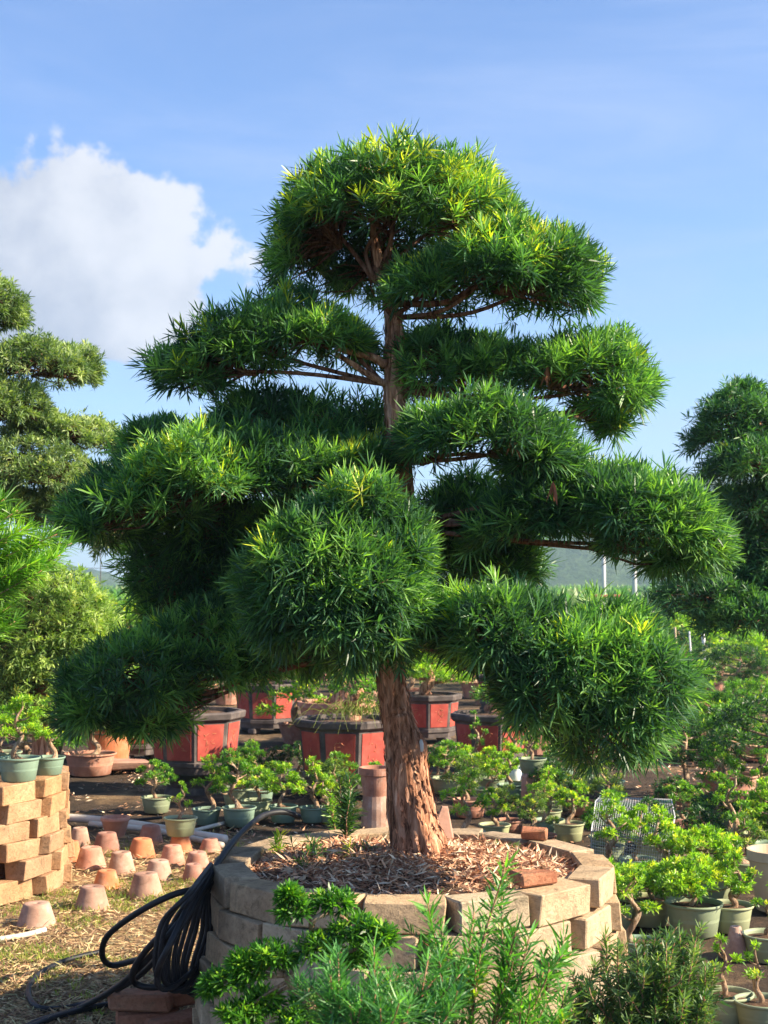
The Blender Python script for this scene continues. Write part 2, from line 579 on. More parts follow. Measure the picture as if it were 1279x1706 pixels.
M['soil'] = simple('dark_soil', [(0.3, (0.05, 0.032, 0.022)), (0.5, (0.10, 0.062, 0.042)), (0.75, (0.2, 0.12, 0.075))], 24, 0.95, 0.1, 0.8, 60, 0.012)
M['hose'] = simple('black_rubber', [(0.3, (0.006, 0.007, 0.009)), (0.55, (0.012, 0.013, 0.017)), (0.85, (0.05, 0.045, 0.04))], 7, 0.55, 0.35, 0.1, 40, 0.002)
M['pvc'] = simple('pvc_pipe', [(0.3, (0.42, 0.36, 0.29)), (0.7, (0.66, 0.62, 0.56))], 5, 0.5, 0.4, 0.1, 30, 0.002)
M['wire'] = simple('galvanised_wire', [(0.3, (0.35, 0.36, 0.38)), (0.7, (0.55, 0.56, 0.58))], 9, 0.4, 0.5, 0.0)
M['white'] = simple('white_plastic', [(0.3, (0.65, 0.66, 0.68)), (0.7, (0.8, 0.8, 0.8))], 4, 0.6, 0.3, 0.1)
M['stone'] = simple('pinkish_stone', [(0.3, (0.28, 0.15, 0.11)), (0.6, (0.42, 0.25, 0.19)), (0.8, (0.5, 0.36, 0.3))], 8, 0.9, 0.15, 0.5, 50, 0.006)
M['pole'] = simple('concrete_pole', [(0.3, (0.45, 0.46, 0.47)), (0.7, (0.6, 0.6, 0.6))], 2, 0.8, 0.2, 0.0)
M['dead_leaf'] = simple('dead_leaf', [(0.3, (0.22, 0.07, 0.04)), (0.7, (0.36, 0.15, 0.07))], 9, 0.8, 0.2, 0.0)

# ------------------------------------------------------------------ foliage
def unit(a):
    return a / (np.linalg.norm(a, axis=-1, keepdims=True) + 1e-12)


def leaves(mb, base, d, length, width, tint, bend=0.25, fine=True, r=None):
    """blades: base point, direction, length, width, tint per blade"""
    r = r or rng
    n = len(base)
    if n == 0: return
    d = unit(d)
    side = unit(np.cross(d, unit(r.normal(0, 1, (n, 3)) * 0.55 + np.array([0, 0, 1.0]))))
    upv = np.cross(side, d)
    L = np.asarray(length).reshape(-1, 1) * np.ones((n, 1)); W = np.asarray(width).reshape(-1, 1) * np.ones((n, 1))
    g = np.array([0, 0, -1.0])
    bd = bend * L * r.uniform(0.1, 1.0, (n, 1))
    tip = base + d * L + g * bd
    if fine:
        p1 = base + d * L * 0.3 + g * bd * 0.09 - upv * W * 0.22
        p2 = base + d * L * 0.72 + g * bd * 0.5 - upv * W * 0.18
        V = np.stack([base, p1 - side * W * 0.5, p1 + side * W * 0.5, p2 - side * W * 0.42, p2 + side * W * 0.42, tip], 1)
        i = np.arange(n)[:, None] * 6
        T = np.concatenate([i + [0, 2, 1], i + [3, 4, 5]]); Q = i + np.array([1, 2, 4, 3])
        k = 6
        fs = [T, Q]
    else:
        p1 = base + d * L * 0.5 + g * bd * 0.25
        V = np.stack([base, p1 - side * W * 0.5, tip, p1 + side * W * 0.5], 1)
        i = np.arange(n)[:, None] * 4
        fs = [i + np.array([0, 3, 2, 1])]; k = 4
    t = np.repeat(tint, k, axis=0).reshape(n, k, 3).copy()
    t[:, -1 if fine else 2] *= 1.12
    mb.add(V.reshape(-1, 3), fs, t.reshape(-1, 3))


def rosettes(mb, p, a, nl, L, W, tint, stem=0.05, ang=(18, 85), bend=0.25, fine=True, r=None, lj=0.3, tj=0.18):
    """shoots with leaves all round their last stretch; p tip, a axis"""
    r = r or rng
    n = len(p)
    if n == 0: return
    a = unit(a)
    k = nl
    P_ = np.repeat(p, k, 0); A = np.repeat(a, k, 0)
    t = np.tile((np.arange(k) + 0.5) / k, n) + r.uniform(-0.06, 0.06, n * k)
    ph = np.tile(np.arange(k) * 2.399, n) + np.repeat(r.uniform(0, 6.28, n), k) + r.normal(0, 0.3, n * k)
    ref = np.where(np.abs(A[:, 2:3]) < 0.9, np.array([[0, 0, 1.0]]), np.array([[1.0, 0, 0]]))
    u = unit(np.cross(A, ref)); v = np.cross(A, u)
    th = np.radians(ang[0] + (ang[1] - ang[0]) * np.clip(t, 0, 1) + r.normal(0, 9, n * k))
    D = A * np.cos(th)[:, None] + (u * np.cos(ph)[:, None] + v * np.sin(ph)[:, None]) * np.sin(th)[:, None]
    Ls = np.repeat(np.asarray(L) * np.ones(n), k) * (1 + r.uniform(-lj, lj, n * k)) * (0.75 + 0.35 * np.sin(np.clip(t, 0, 1) * 3.0))
    B = P_ - A * (t * stem)[:, None]
    T = np.repeat(tint, k, 0) * (1 + r.uniform(-tj, tj, (n * k, 1)))
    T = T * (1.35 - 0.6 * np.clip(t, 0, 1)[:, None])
    leaves(mb, B, D, Ls, W * (1 + r.uniform(-0.2, 0.2, n * k)), T, bend, fine, r)


def ell_points(c, rad, spacing, zmin, r, jitter=0.06):
    """points spread over an ellipsoid's upper part"""
    a, b, cz = rad
    area = 4 * PI * (((a * b) ** 1.6 + (a * cz) ** 1.6 + (b * cz) ** 1.6) / 3) ** (1 / 1.6)
    n = max(8, int(area / spacing ** 2))
    q = unit(r.normal(0, 1, (n, 3)))
    # roughly even area
    w = np.sqrt((q[:, 0] / a) ** 2 + (q[:, 1] / b) ** 2 + (q[:, 2] / cz) ** 2); w /= w.max()
    q = q[r.uniform(0, 1, n) < 0.25 + 0.75 * w]
    q = q[q[:, 2] > zmin]
    nrm = unit(q / np.array([a, b, cz]))
    s = 1 + r.normal(0, jitter, (len(q), 1))
    return np.array(c) + q * np.array([a, b, cz]) * s, nrm, q


GREENS = dict(deep=(0.032, 0.088, 0.048), mid=(0.064, 0.165, 0.062), lit=(0.20, 0.37, 0.095), new=(0.55, 0.62, 0.06))


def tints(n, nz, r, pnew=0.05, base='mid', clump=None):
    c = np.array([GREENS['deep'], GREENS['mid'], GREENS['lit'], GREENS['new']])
    x = np.clip(0.42 + 0.08 * nz + r.normal(0, 0.33, n) + (0 if clump is None else (clump - 0.5) * 1.1), 0, 1)[:, None]  # slight shade in the tint: paler on upward faces, darker on the inner layer
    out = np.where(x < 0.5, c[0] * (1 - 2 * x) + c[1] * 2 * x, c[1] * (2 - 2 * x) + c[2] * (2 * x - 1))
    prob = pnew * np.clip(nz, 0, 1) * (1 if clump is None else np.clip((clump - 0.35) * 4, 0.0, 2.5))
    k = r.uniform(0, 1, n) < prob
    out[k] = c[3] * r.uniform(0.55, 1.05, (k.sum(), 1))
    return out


def pad_mesh(lobes, origin, hub, spacing=0.04, L=0.085, W=0.0075, nl=18, zmin=-0.2, seed=0, pnew=0.05, tint_mul=(1, 1, 1), inner=0.55, fine=True, stem=0.05, up=0.35, twigs=True, bend=0.25):
    """lobes: list of (centre, radii, zmin). Returns (leaf MB, twig MB) with coordinates relative to origin"""
    r = np.random.default_rng(seed)
    lf, tw = MB(), MB()
    Ps, As, Ns = [], [], []
    for li, (c, rad, zm) in enumerate(lobes):
        for layer in (0, 1):
            if layer == 1 and inner <= 0: continue
            rr = np.array(rad) * (1.0 if layer == 0 else 0.8)
            sp = spacing if layer == 0 else spacing / math.sqrt(inner)
            p, nrm, q = ell_points(c, rr, sp, zm if layer == 0 else max(zm, -0.05) - 0.1, r)
            keep = np.ones(len(p), bool)
            for lj, (c2, rad2, zm2) in enumerate(lobes):
                if lj == li: continue
                e = (p - np.array(c2)) / np.array(rad2)
                d2 = (e ** 2).sum(1)
                keep &= ~((d2 < 0.8) & (e[:, 2] > -0.35))
            # uneven lower edge and small gaps
            nz = fbm(p, 7, 3, seed)
            keep &= (q[:, 2] > zm + (nz - 0.45) * 0.7)
            keep &= ~(vnoise(p, 11, seed + 5) < 0.14)
            p, nrm = p[keep], nrm[keep]
            bumpy = (vnoise(p, 6.5, seed + 9) - 0.5)[:, None]
            p = p + nrm * bumpy * 0.17 * min(1.0, max(rad) / 0.2)
            a = unit(nrm * 1.0 + np.array([0, 0, up]) + r.normal(0, 0.34, (len(p), 3)))
            stray = (r.uniform(0, 1, len(p)) < (0.075 if layer == 0 else 0.0))[:, None]
            p = p + a * stray * r.uniform(0.015, 0.055, (len(p), 1)) * min(1.0, L / 0.06)
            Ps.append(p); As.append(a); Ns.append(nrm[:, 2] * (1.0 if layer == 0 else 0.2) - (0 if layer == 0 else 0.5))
    p = np.concatenate(Ps); a = np.concatenate(As); nz = np.concatenate(Ns)
    cl = vnoise(p, 8, seed + 3)
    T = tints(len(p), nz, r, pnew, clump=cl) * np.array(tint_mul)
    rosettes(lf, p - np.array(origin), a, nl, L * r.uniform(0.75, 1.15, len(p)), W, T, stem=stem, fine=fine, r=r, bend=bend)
    if twigs:
        hub = np.array(hub, float)
        cs = np.array([l[0] for l in lobes]); rd = np.array([l[1] for l in lobes])
        inn = cs + np.array([0, 0, 0.35]) * rd[:, 2:3]
        for i, c in enumerate(inn):
            mid = (hub + c) / 2 + r.normal(0, 0.03, 3)
            tube(tw, catmull([hub - np.array(origin), mid - np.array(origin), c - np.array(origin)], 5), np.linspace(0.009, 0.006, 11), 6)
        sel = r.choice(len(p), max(4, len(p) // 5), replace=False)
        for s in sel:
            j = np.argmin(((p[s] - inn) ** 2).sum(1))
            st = inn[j] + (hub - inn[j]) * r.uniform(0, 0.35)
            e = p[s] - a[s] * stem
            m = (st + e) / 2 + r.normal(0, 0.02, 3) + np.array([0, 0, 0.02])
            tube(tw, np.array([st, m, e]) - np.array(origin), [0.006, 0.004, 0.002], 3, cap=False)
    return lf, tw


# ------------------------------------------------------------------ ground, hills, far field
def ground():
    m, nt, out = nodes_mat('nursery_ground')
    b = principled(nt, out, 0.95, 0.08)
    n1 = noise(nt, 0.9, 6, 0.65); n2 = noise(nt, 9, 8, 0.7); n3 = noise(nt, 60, 6, 0.7)
    dry = ramp(nt, n2, [(0.3, (0.17, 0.10, 0.055)), (0.5, (0.34, 0.22, 0.12)), (0.72, (0.5, 0.37, 0.2))])
    dark = ramp(nt, n2, [(0.3, (0.04, 0.032, 0.026)), (0.6, (0.085, 0.062, 0.045)), (0.8, (0.2, 0.12, 0.07))])
    c = mix(nt, ramp(nt, n1, [(0.52, (0, 0, 0)), (0.68, (0.8, 0.8, 0.8))]), dark, dry)
    # dry litter strewn in front of the left planter
    geo = nt.nodes.new('ShaderNodeNewGeometry')
    vm = nt.nodes.new('ShaderNodeVectorMath'); vm.operation = 'DISTANCE'
    nt.links.new(geo.outputs['Position'], vm.inputs[0]); vm.inputs[1].default_value = (-1.3, 7.2, 0)
    dd = nt.nodes.new('ShaderNodeMath'); dd.operation = 'ADD'
    nt.links.new(vm.outputs['Value'], dd.inputs[0])
    ns = nt.nodes.new('ShaderNodeMath'); ns.operation = 'MULTIPLY'; ns.inputs[1].default_value = 1.4
    nt.links.new(n1, ns.inputs[0]); nt.links.new(ns.outputs[0], dd.inputs[1])
    near = ramp(nt, dd.outputs[0], [(0.0, (1, 1, 1)), (1.0, (1, 1, 1))])
    mr = nt.nodes.new('ShaderNodeMapRange'); nt.links.new(dd.outputs[0], mr.inputs[0])
    mr.inputs[1].default_value = 2.1; mr.inputs[2].default_value = 2.7; mr.inputs[3].default_value = 1; mr.inputs[4].default_value = 0
    c = mix(nt, mr.outputs[0], c, dry)
    far = nt.nodes.new('ShaderNodeMapRange'); nt.links.new(vm.outputs['Value'], far.inputs[0])
    far.inputs[1].default_value = 14; far.inputs[2].default_value = 40
    green = ramp(nt, n1, [(0.35, (0.09, 0.15, 0.035)), (0.65, (0.16, 0.22, 0.055))])
    c = mix(nt, far.outputs[0], c, green)
    c = mix(nt, 1.0, c, ramp(nt, n3, [(0.3, (0.65, 0.65, 0.65)), (0.7, (1.25, 1.25, 1.25))]), 'MULTIPLY')
    nt.links.new(c, b.inputs['Base Color'])
    bump(nt, n3, b, 0.8, 0.02)
    xs = np.concatenate([[-900, -300, -80, -25, -10], np.linspace(-5, 5, 120), [10, 25, 80, 300, 900]])
    ys = np.concatenate([[-60, -15, -2], np.linspace(1.5, 14, 150), np.linspace(15, 60, 20), [90, 160, 300, 600, 1200, 2500]])
    X, Y = np.meshgrid(xs, ys)
    pts = np.stack([X.ravel(), Y.ravel(), np.zeros(X.size)], 1)
    z = (fbm(pts, 1.3, 4, 3) - 0.47) * 0.05 + (vnoise(pts, 9, 8) - 0.5) * 0.012
    fall = np.clip((16 - np.abs(pts[:, 1] - 6)) / 8, 0, 1) * np.clip((9 - np.abs(pts[:, 0])) / 4, 0, 1)
    pts[:, 2] = z * fall - 0.012
    ny, nx = X.shape
    i = (np.arange(ny - 1)[:, None] * nx + np.arange(nx - 1)[None, :])
    F = np.stack([i, i + 1, i + nx + 1, i + nx], -1).reshape(-1, 4)
    o = MB().add(pts, F).obj('ground', m, smooth=True)
    tag(o, kind='structure')


ground()


def hills():
    m, nt, out = nodes_mat('wooded_hill')
    b = principled(nt, out, 0.95, 0.05)
    c = ramp(nt, noise(nt, 0.03, 8, 0.75), [(0.3, (0.02, 0.04, 0.015)), (0.5, (0.05, 0.085, 0.03)), (0.7, (0.10, 0.13, 0.055))])
    nt.links.new(c, b.inputs['Base Color'])
    bump(nt, noise(nt, 0.12, 5, 0.7), b, 1.0, 4.0)
    ctrl = [(-900, 930), (-300, 925), (0, 938), (100, 948), (165, 957), (230, 980), (330, 978), (500, 960), (700, 880), (850, 826), (960, 802),
            (1050, 800), (1120, 792), (1200, 786), (1279, 775), (1600, 750), (2300, 770)]
    nx, ny = 420, 26
    px = np.linspace(-900, 2300, nx)
    top = np.interp(px, [c[0] for c in ctrl], [c[1] for c in ctrl])
    V = []
    for j in range(ny):
        f = j / (ny - 1)
        Yd = 420 + 330 * f
        h = (HOR - top) / F_PX * 750 * (1 + 0.04 * np.sin(px * 0.02)) + CAM_Z
        z = h * np.sin(f * PI / 2) ** 1.3
        X = (px - CX) / F_PX * Yd
        pts = np.stack([X, np.full(nx, Yd), z], 1)
        pts[:, 2] += (fbm(pts, 0.045, 4, 2) - 0.46) * 11 * f + (vnoise(pts, 0.35, 4) - 0.5) * 3.0 * f
        V.append(pts)
    back = V[-1].copy(); back[:, 1] += 200; back[:, 2] = -2
    V.append(back)
    V = np.concatenate(V)
    V[:nx, 2] = -1
    i = (np.arange(ny)[:, None] * nx + np.arange(nx - 1)[None, :])
    F = np.stack([i, i + 1, i + nx + 1, i + nx], -1).reshape(-1, 4)
    tag(MB().add(V, F).obj('hills', m, smooth=True), kind='structure')


hills()

# haze: one closed box of thin air
def haze():
    m, nt, out = nodes_mat('thin_haze')
    v = nt.nodes.new('ShaderNodeVolumePrincipled')
    v.inputs['Density'].default_value = 0.00065
    v.inputs['Color'].default_value = (0.55, 0.78, 1.0, 1)
    v.inputs['Anisotropy'].default_value = 0.2
    nt.links.new(v.outputs[0], out.inputs['Volume'])
    mb = MB()
    x0, x1, y0, y1, z0, z1 = -1000, 1000, -70, 2600, -4, 100
    V = [(x, y, z) for x in (x0, x1) for y in (y0, y1) for z in (z0, z1)]
    Q = [(0, 1, 3, 2), (4, 6, 7, 5), (0, 4, 5, 1), (2, 3, 7, 6), (0, 2, 6, 4), (1, 5, 7, 3)]
    tag(mb.add(np.array(V, float), np.array(Q)).obj('haze', m), kind='stuff')


USE_HAZE = True
if USE_HAZE: haze()

# ------------------------------------------------------------------ planters of loose blocks
TREE_Y = 4.95


def block_meshes(mat, n=5, s=(0.24, 0.115, 0.096), tag_='block'):
    out = []
    for k in range(n):
        mb = MB()
        boxv(mb, (0, 0, 0), s, ch=0.003 + 0.0015 * (k % 3), jit=0.0035, seed=100 + k)
        out.append(mb.mesh('brick', mat))
    return out


def planter(name, label, cx, cy, r_top, r_base, rows, h, mats, seed, gapfun, yaw=lambda a: 0.0):
    t = thing(name, label, 'planter', (cx, cy, 0))
    r = np.random.default_rng(seed)
    ms = block_meshes(mats[0]) + (block_meshes(mats[1]) if len(mats) > 1 else [])
    for j in range(rows):
        f = j / (rows - 1)
        R = r_base + (r_top - r_base) * f - 0.0575
        a = r.uniform(0, 6.28)
        end = a + 2 * PI
        while a < end - 0.12:
            g = gapfun(a, r, j)
            w = 0.24 / R
            if a + w > end + 0.02: break
            am = a + w / 2
            rr = R + r.normal(0, 0.004) + (0.004 if j == rows - 1 else 0)
            o = link('brick', ms[r.integers(0, len(ms))], t)
            o.location = (rr * math.cos(am), rr * math.sin(am), h * (j + 0.5) + r.normal(0, 0.0012))
            o.rotation_euler = (r.normal(0, 0.008), r.normal(0, 0.008), am + PI / 2 + r.normal(0, 0.035) + yaw(am) + (PI if r.random() < .5 else 0))
            o.scale = (1.0 + r.normal(0, 0.02), 1 + r.normal(0, 0.02), 0.975)
            a += w + g / R
    # soil filling the ring, seen through the gaps
    mb = MB()
    top = rows * h - 0.035
    prof = [(r_base - 0.125, -0.03), (r_base - 0.125 + (r_top - r_base) * 0.9, top - 0.02), (r_top * 0.78, top + 0.005), (r_top * 0.4, top + 0.03), (0.001, top + 0.05)]
    lathe(mb, prof, 48)
    V = mb.v[0]; V[:, 2] += (fbm(V, 9, 4, seed) - 0.46) * 0.05 * (V[:, 2] > top - 0.01)
    mb.obj('soil', M['soil'], t, smooth=True)
    return t, top


def gap_main(a, r, j):
    a = (a + PI) % (2 * PI) - PI        # -pi/2 faces the camera, 0 faces right
    if -1.25 < a < 0.3: return max(0.004, r.normal(0.024, 0.013))
    return max(0.0015, r.normal(0.004, 0.003))


pc = P(686.5, 1425, TREE_Y)
PL_X, PL_Y = pc.x, TREE_Y
ROWH = 0.0985
main_planter, soil_z = planter('brick_planter', 'round planter of stacked sandy cement blocks around the big pruned tree in the middle', PL_X, PL_Y, 0.668, 0.735, 6, ROWH * 6 / 6, [M['block']], 5, gap_main, lambda a: 0.055 if -1.35 < ((a + PI) % (2 * PI) - PI) < 0.5 else 0.0)
PL_TOP = 6 * ROWH
lc = P(-124, 1300, 7.5)
left_planter, lsoil = planter('brick_planter', 'round wall of stacked orange sandy bricks at the left edge carrying two green pots', lc.x, 7.5, 0.71, 0.73, 6, 0.094, [M['block_warm']], 9,
                              lambda a, r, j: max(0.012, r.normal(0.032, 0.008)), lambda a: 0.13)
LP_TOP = 6 * 0.094


def litter(name, n, fpos, parent, L=(0.02, 0.06), W=(0.004, 0.010), cols=None, z0=0.0, seed=1, tilt=0.35, origin=(0, 0, 0), label=None, cat=None):
    r = np.random.default_rng(seed)
    pos = fpos(n, r); n = len(pos)
    az = r.uniform(0, 6.28, n); el = r.normal(0.05, tilt, n)
    d = np.stack([np.cos(az) * np.cos(el), np.sin(az) * np.cos(el), np.sin(el)], 1)
    cols = np.array(cols or [(0.66, 0.36, 0.21), (0.5, 0.25, 0.15), (0.74, 0.5, 0.33), (0.32, 0.15, 0.09), (0.76, 0.6, 0.43)])
    T = cols[r.integers(0, len(cols), n)] * r.uniform(0.7, 1.15, (n, 1))
    mb = MB()
    leaves(mb, pos - np.array(origin), d, r.uniform(*L, n), r.uniform(*W, n), T, bend=0.15, fine=False, r=r)
    o = mb.obj(name, M['litter'], parent)
    o['kind'] = 'stuff'
    if label: o['label'] = label
    if cat: o['category'] = cat
    return o


def disc_mulch(n, r):
    a = r.uniform(0, 6.28, n); q = np.sqrt(r.uniform(0, 1, n)) * 0.568
    p = np.stack([q * np.cos(a), q * np.sin(a), np.zeros(n)], 1)
    p[:, 2] = soil_z + 0.05 - 0.075 * (q / 0.585) ** 1.5 + 0.012 + (fbm(p, 9, 3, 2) - 0.45) * 0.05 + r.uniform(-0.004, 0.01, n)
    return p


litter('leaf_mulch', 15000, disc_mulch, main_planter, seed=3)

# bricks and stones lying on the planter
def loose_block(name, label, cat, p, s, rot, mat, seed, jit=0.004):
    mb = MB(); boxv(mb, (0, 0, s[2] / 2), s, ch=min(s) * 0.14, jit=jit, seed=seed)
    o = mb.obj(name, mat); o.location = p; o.rotation_euler = rot
    return tag(o, label, cat)


pp = G(890, 1459, PL_TOP); loose_block('brick', 'orange brick with a chipped end lying on the front right rim of the planter', 'brick', (PL_X + 0.37, PL_Y - 0.445, PL_TOP + 0.004), (0.14, 0.07, 0.042), (0.0, 0.0, 0.55), M['red_brick'], 31)
pp = G(909, 1388, PL_TOP); loose_block('brick', 'small red brick piece resting on the back right of the planter rim', 'brick', (PL_X + 0.455, PL_Y + 0.39, PL_TOP + 0.004), (0.095, 0.075, 0.038), (0.0, 0.0, -0.25), M['red_brick'], 32)
pp = G(668, 1420, soil_z + 0.03); loose_block('flat_stone', 'flat pinkish stone wedge in the mulch in front of the tree base', 'stone', (pp.x - 0.02, pp.y, soil_z + 0.015), (0.2, 0.1, 0.045), (0.06, -0.12, 0.15), M['stone'], 33, 0.014)
pp = G(757, 1392, soil_z + 0.03); loose_block('stone_shard', 'pointed pink stone shard leaning upright behind the trunk base', 'stone', (pp.x - 0.05, pp.y - 0.02, soil_z + 0.01), (0.095, 0.02, 0.13), (-0.3, 0.25, 0.1), M['stone'], 34, 0.006)
sh = bpy.data.objects['stone_shard'].data
for v_ in sh.vertices:
    if v_.co.z > 0.06: v_.co.x = v_.co.x * 0.25 - 0.012
sh.update()

# ------------------------------------------------------------------ the big pruned tree
TX, TYc = P(690, 1412, TREE_Y).x, TREE_Y
tree = thing('podocarpus_tree', 'large cloud pruned podocarpus with shaggy brown trunk growing in the round block planter', 'tree', (TX, TYc, soil_z))
ORG = np.array([TX, TYc, soil_z])


def trunk_tree():
    path = [(700, 1440, 118, 0), (697, 1408, 98, 0), (688, 1370, 84, 0), (681, 1320, 77, 0), (676, 1270, 74, 0), (668, 1225, 62, 0), (657, 1170, 56, 0.01), (651, 1115, 54, 0.02),
            (655, 1040, 54, 0.03), (664, 950, 48, 0.03), (668, 870, 45, 0.03), (667, 800, 44, 0.02), (662, 720, 40, 0.02), (656, 650, 38, 0.02), (658, 600, 37, 0.02), (657, 550, 33, 0.02),
            (648, 500, 26, 0.03), (632, 440, 20, 0.05), (622, 380, 13, 0.05), (630, 320, 7, 0.05)]
    pts = np.array([list(P(a, b, TREE_Y + d)) for a, b, w, d in path])
    rad = np.array([w / 2 / F_PX * TREE_Y * 0.8 for a, b, w, d in path])
    c = catmull(pts, 14); rr = np.interp(np.linspace(0, len(path) - 1, len(c)), range(len(path)), rad)
    seg = 72
    th = np.arange(seg) * 2 * PI / seg
    t, a, b = frames(c)
    hh = c[:, 2] - soil_z
    flare = np.exp(-np.clip(hh, -0.1, 9) / 0.10)
    lob = (0.16 * np.cos(5 * th + 0.7) + 0.10 * np.cos(3 * th + 2.0) + 0.07 * np.cos(8 * th))[None, :] * (flare[:, None] * 1.1 + 0.3)
    # ridged bark running up the stem, twisting slightly
    q = np.stack([np.cos(th)[None, :] * np.ones(len(c))[:, None], np.sin(th)[None, :] * np.ones(len(c))[:, None], hh[:, None] * np.ones(seg)[None, :]], -1)
    tw = hh[:, None] * 0.9
    q2 = np.stack([np.cos(th[None, :] + tw), np.sin(th[None, :] + tw), np.repeat(hh[:, None], seg, 1)], -1).reshape(-1, 3)
    n1 = fbm(q2 * np.array([4.5, 4.5, 3.0]), 1.0, 4, 4).reshape(len(c), seg)
    n2 = vnoise(q2 * np.array([11, 11, 4.0]), 1.0, 9).reshape(len(c), seg)
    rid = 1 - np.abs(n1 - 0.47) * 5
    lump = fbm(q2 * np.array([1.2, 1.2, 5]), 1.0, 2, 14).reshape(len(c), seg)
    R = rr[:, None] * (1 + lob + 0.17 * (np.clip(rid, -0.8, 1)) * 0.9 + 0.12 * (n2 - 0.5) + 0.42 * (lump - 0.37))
    # swelling where the old limb was cut, on the right at half height
    def knob(px, py, ang, s, amp):
        z = P(px, py, TREE_Y).z - soil_z
        d = (hh[:, None] - z) ** 2 / s ** 2 + (np.angle(np.exp(1j * (th[None, :] - ang)))) ** 2 / 0.55 ** 2
        return amp * np.exp(-d)
    ang_r = [0]
    # find angle facing +x, -y in this frame
    i0 = len(c) // 4
    e = a[i0][None, :] * np.cos(th)[:, None] + b[i0][None, :] * np.sin(th)[:, None]
    ar = th[np.argmax(e @ np.array([0.95, -0.3, 0]))]; af = th[np.argmax(e @ np.array([0.2, -1, 0]))]
    R = R + knob(700, 1245, ar, 0.05, 0.028) + knob(668, 1190, af, 0.018, 0.014) - knob(668, 1190, af, 0.007, 0.02)
    mb = MB()
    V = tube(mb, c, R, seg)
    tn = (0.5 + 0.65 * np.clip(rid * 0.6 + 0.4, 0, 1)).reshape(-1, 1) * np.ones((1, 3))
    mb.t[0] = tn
    # peeling strips of bark
    r = np.random.default_rng(3)
    for k in range(900):
        i = int(r.integers(4, len(c) * 0.8)); j = r.integers(0, seg)
        ln = int(r.integers(3, 9))
        if i + ln >= len(c): continue
        js = j + np.arange(ln + 1) * r.choice([-1, 0, 0, 1]) // 3
        idx = (i + np.arange(ln + 1)) * seg + js % seg
        base = V[idx]; nr = unit(base - c[i:i + ln + 1])
        lift = np.linspace(0.001, 0.012 * r.uniform(0.3, 1.1), ln + 1)
        if r.random() < 0.5: lift = lift[::-1]
        w = r.uniform(0.003, 0.007)
        sd = unit(np.cross(nr, t[i:i + ln + 1])) * w
        A = base + nr * (lift[:, None] + 0.001); 
        prof = np.sin(np.linspace(0.25, PI - 0.15, ln + 1))[:, None]
        S = np.concatenate([A - sd * prof, A + sd * prof])
        m = ln + 1
        F = np.array([[q_, q_ + m, q_ + m + 1, q_ + 1] for q_ in range(ln)])
        mb.add(S, F, np.full((2 * m, 3), r.uniform(0.6, 1.5)))
    for v in range(len(mb.v)): mb.v[v] = mb.v[v] - ORG
    o = mb.obj('trunk', M['bark'], tree, smooth=True)
    # surface roots
    rb = MB()
    for ang, ln, r0 in [(-0.3, 0.24, 0.045), (-1.2, 0.14, 0.04), (-2.2, 0.2, 0.034), (0.5, 0.2, 0.036), (2.8, 0.2, 0.035), (1.7, 0.2, 0.035)]:
        d = np.array([math.cos(ang), math.sin(ang), 0]); s = np.array([-d[1], d[0], 0])
        pts = [np.array([0.02, 0, 0.10]) + d * 0.02, np.array([0.01, 0, 0.045]) + d * 0.075, np.array([0, 0, 0.02]) + d * 0.12 + s * 0.02, d * ln + s * 0.01 + np.array([0, 0, -0.03])]
        cc = catmull(pts, 8); rads = np.linspace(r0, 0.012, len(cc))
        ph = np.arange(16) * 2 * PI / 16
        RR = rads[:, None] * (1 + 0.25 * (fbm(np.stack([np.cos(ph)[None, :] * np.ones((len(cc), 1)) + ang * 3, np.sin(ph)[None, :] * np.ones((len(cc), 1)), np.arange(len(cc))[:, None] * 0.15 * np.ones((1, 16))], -1).reshape(-1, 3), 2.5, 3).reshape(len(cc), 16) - 0.45))
        rb = MB(); tube(rb, cc, RR, 16)
        rb.obj('root', M['bark'], tree, smooth=True)
    # white wound sealant
    pr = P(704, 1243, TREE_Y - 0.075)
    sb = MB(); r2 = np.random.default_rng(4)
    lathe(sb, [(0.001, 0.004), (0.5, 0.003), (0.85, 0.0), (1.0, -0.006)], 14)
    V = sb.v[0]; V[:, 0] *= 0.006; V[:, 1] *= 0.024; V[:, :2] *= (1 + r2.normal(0, 0.12, (len(V), 1)))
    Rm = np.array(Vector((0.75, -0.66, 0.1)).normalized().to_track_quat('Z', 'Y').to_matrix())
    sb.v[0] = V @ Rm.T + np.array(pr) - ORG
    # snap onto the bark
    allV = mb.v[0]
    dd = allV - (np.array(pr) - ORG); j = np.argmin(np.abs(dd[:, 2]) * 3 + np.linalg.norm(dd, axis=1))
    sb.v[0] = sb.v[0] + (allV[j] - (np.array(pr) - ORG)) + np.array([0.004, -0.006, 0])
    s_o = sb.obj('wound_sealant', M['white'], o, smooth=True)


trunk_tree()


def S(Y): return Y / F_PX


def lobe(px, py, rx, rz, dy, ry, zm=-0.15):
    Y = TREE_Y + dy
    return (np.array(P(px, py, Y)), (rx * S(Y), ry, rz * S(Y)), zm)


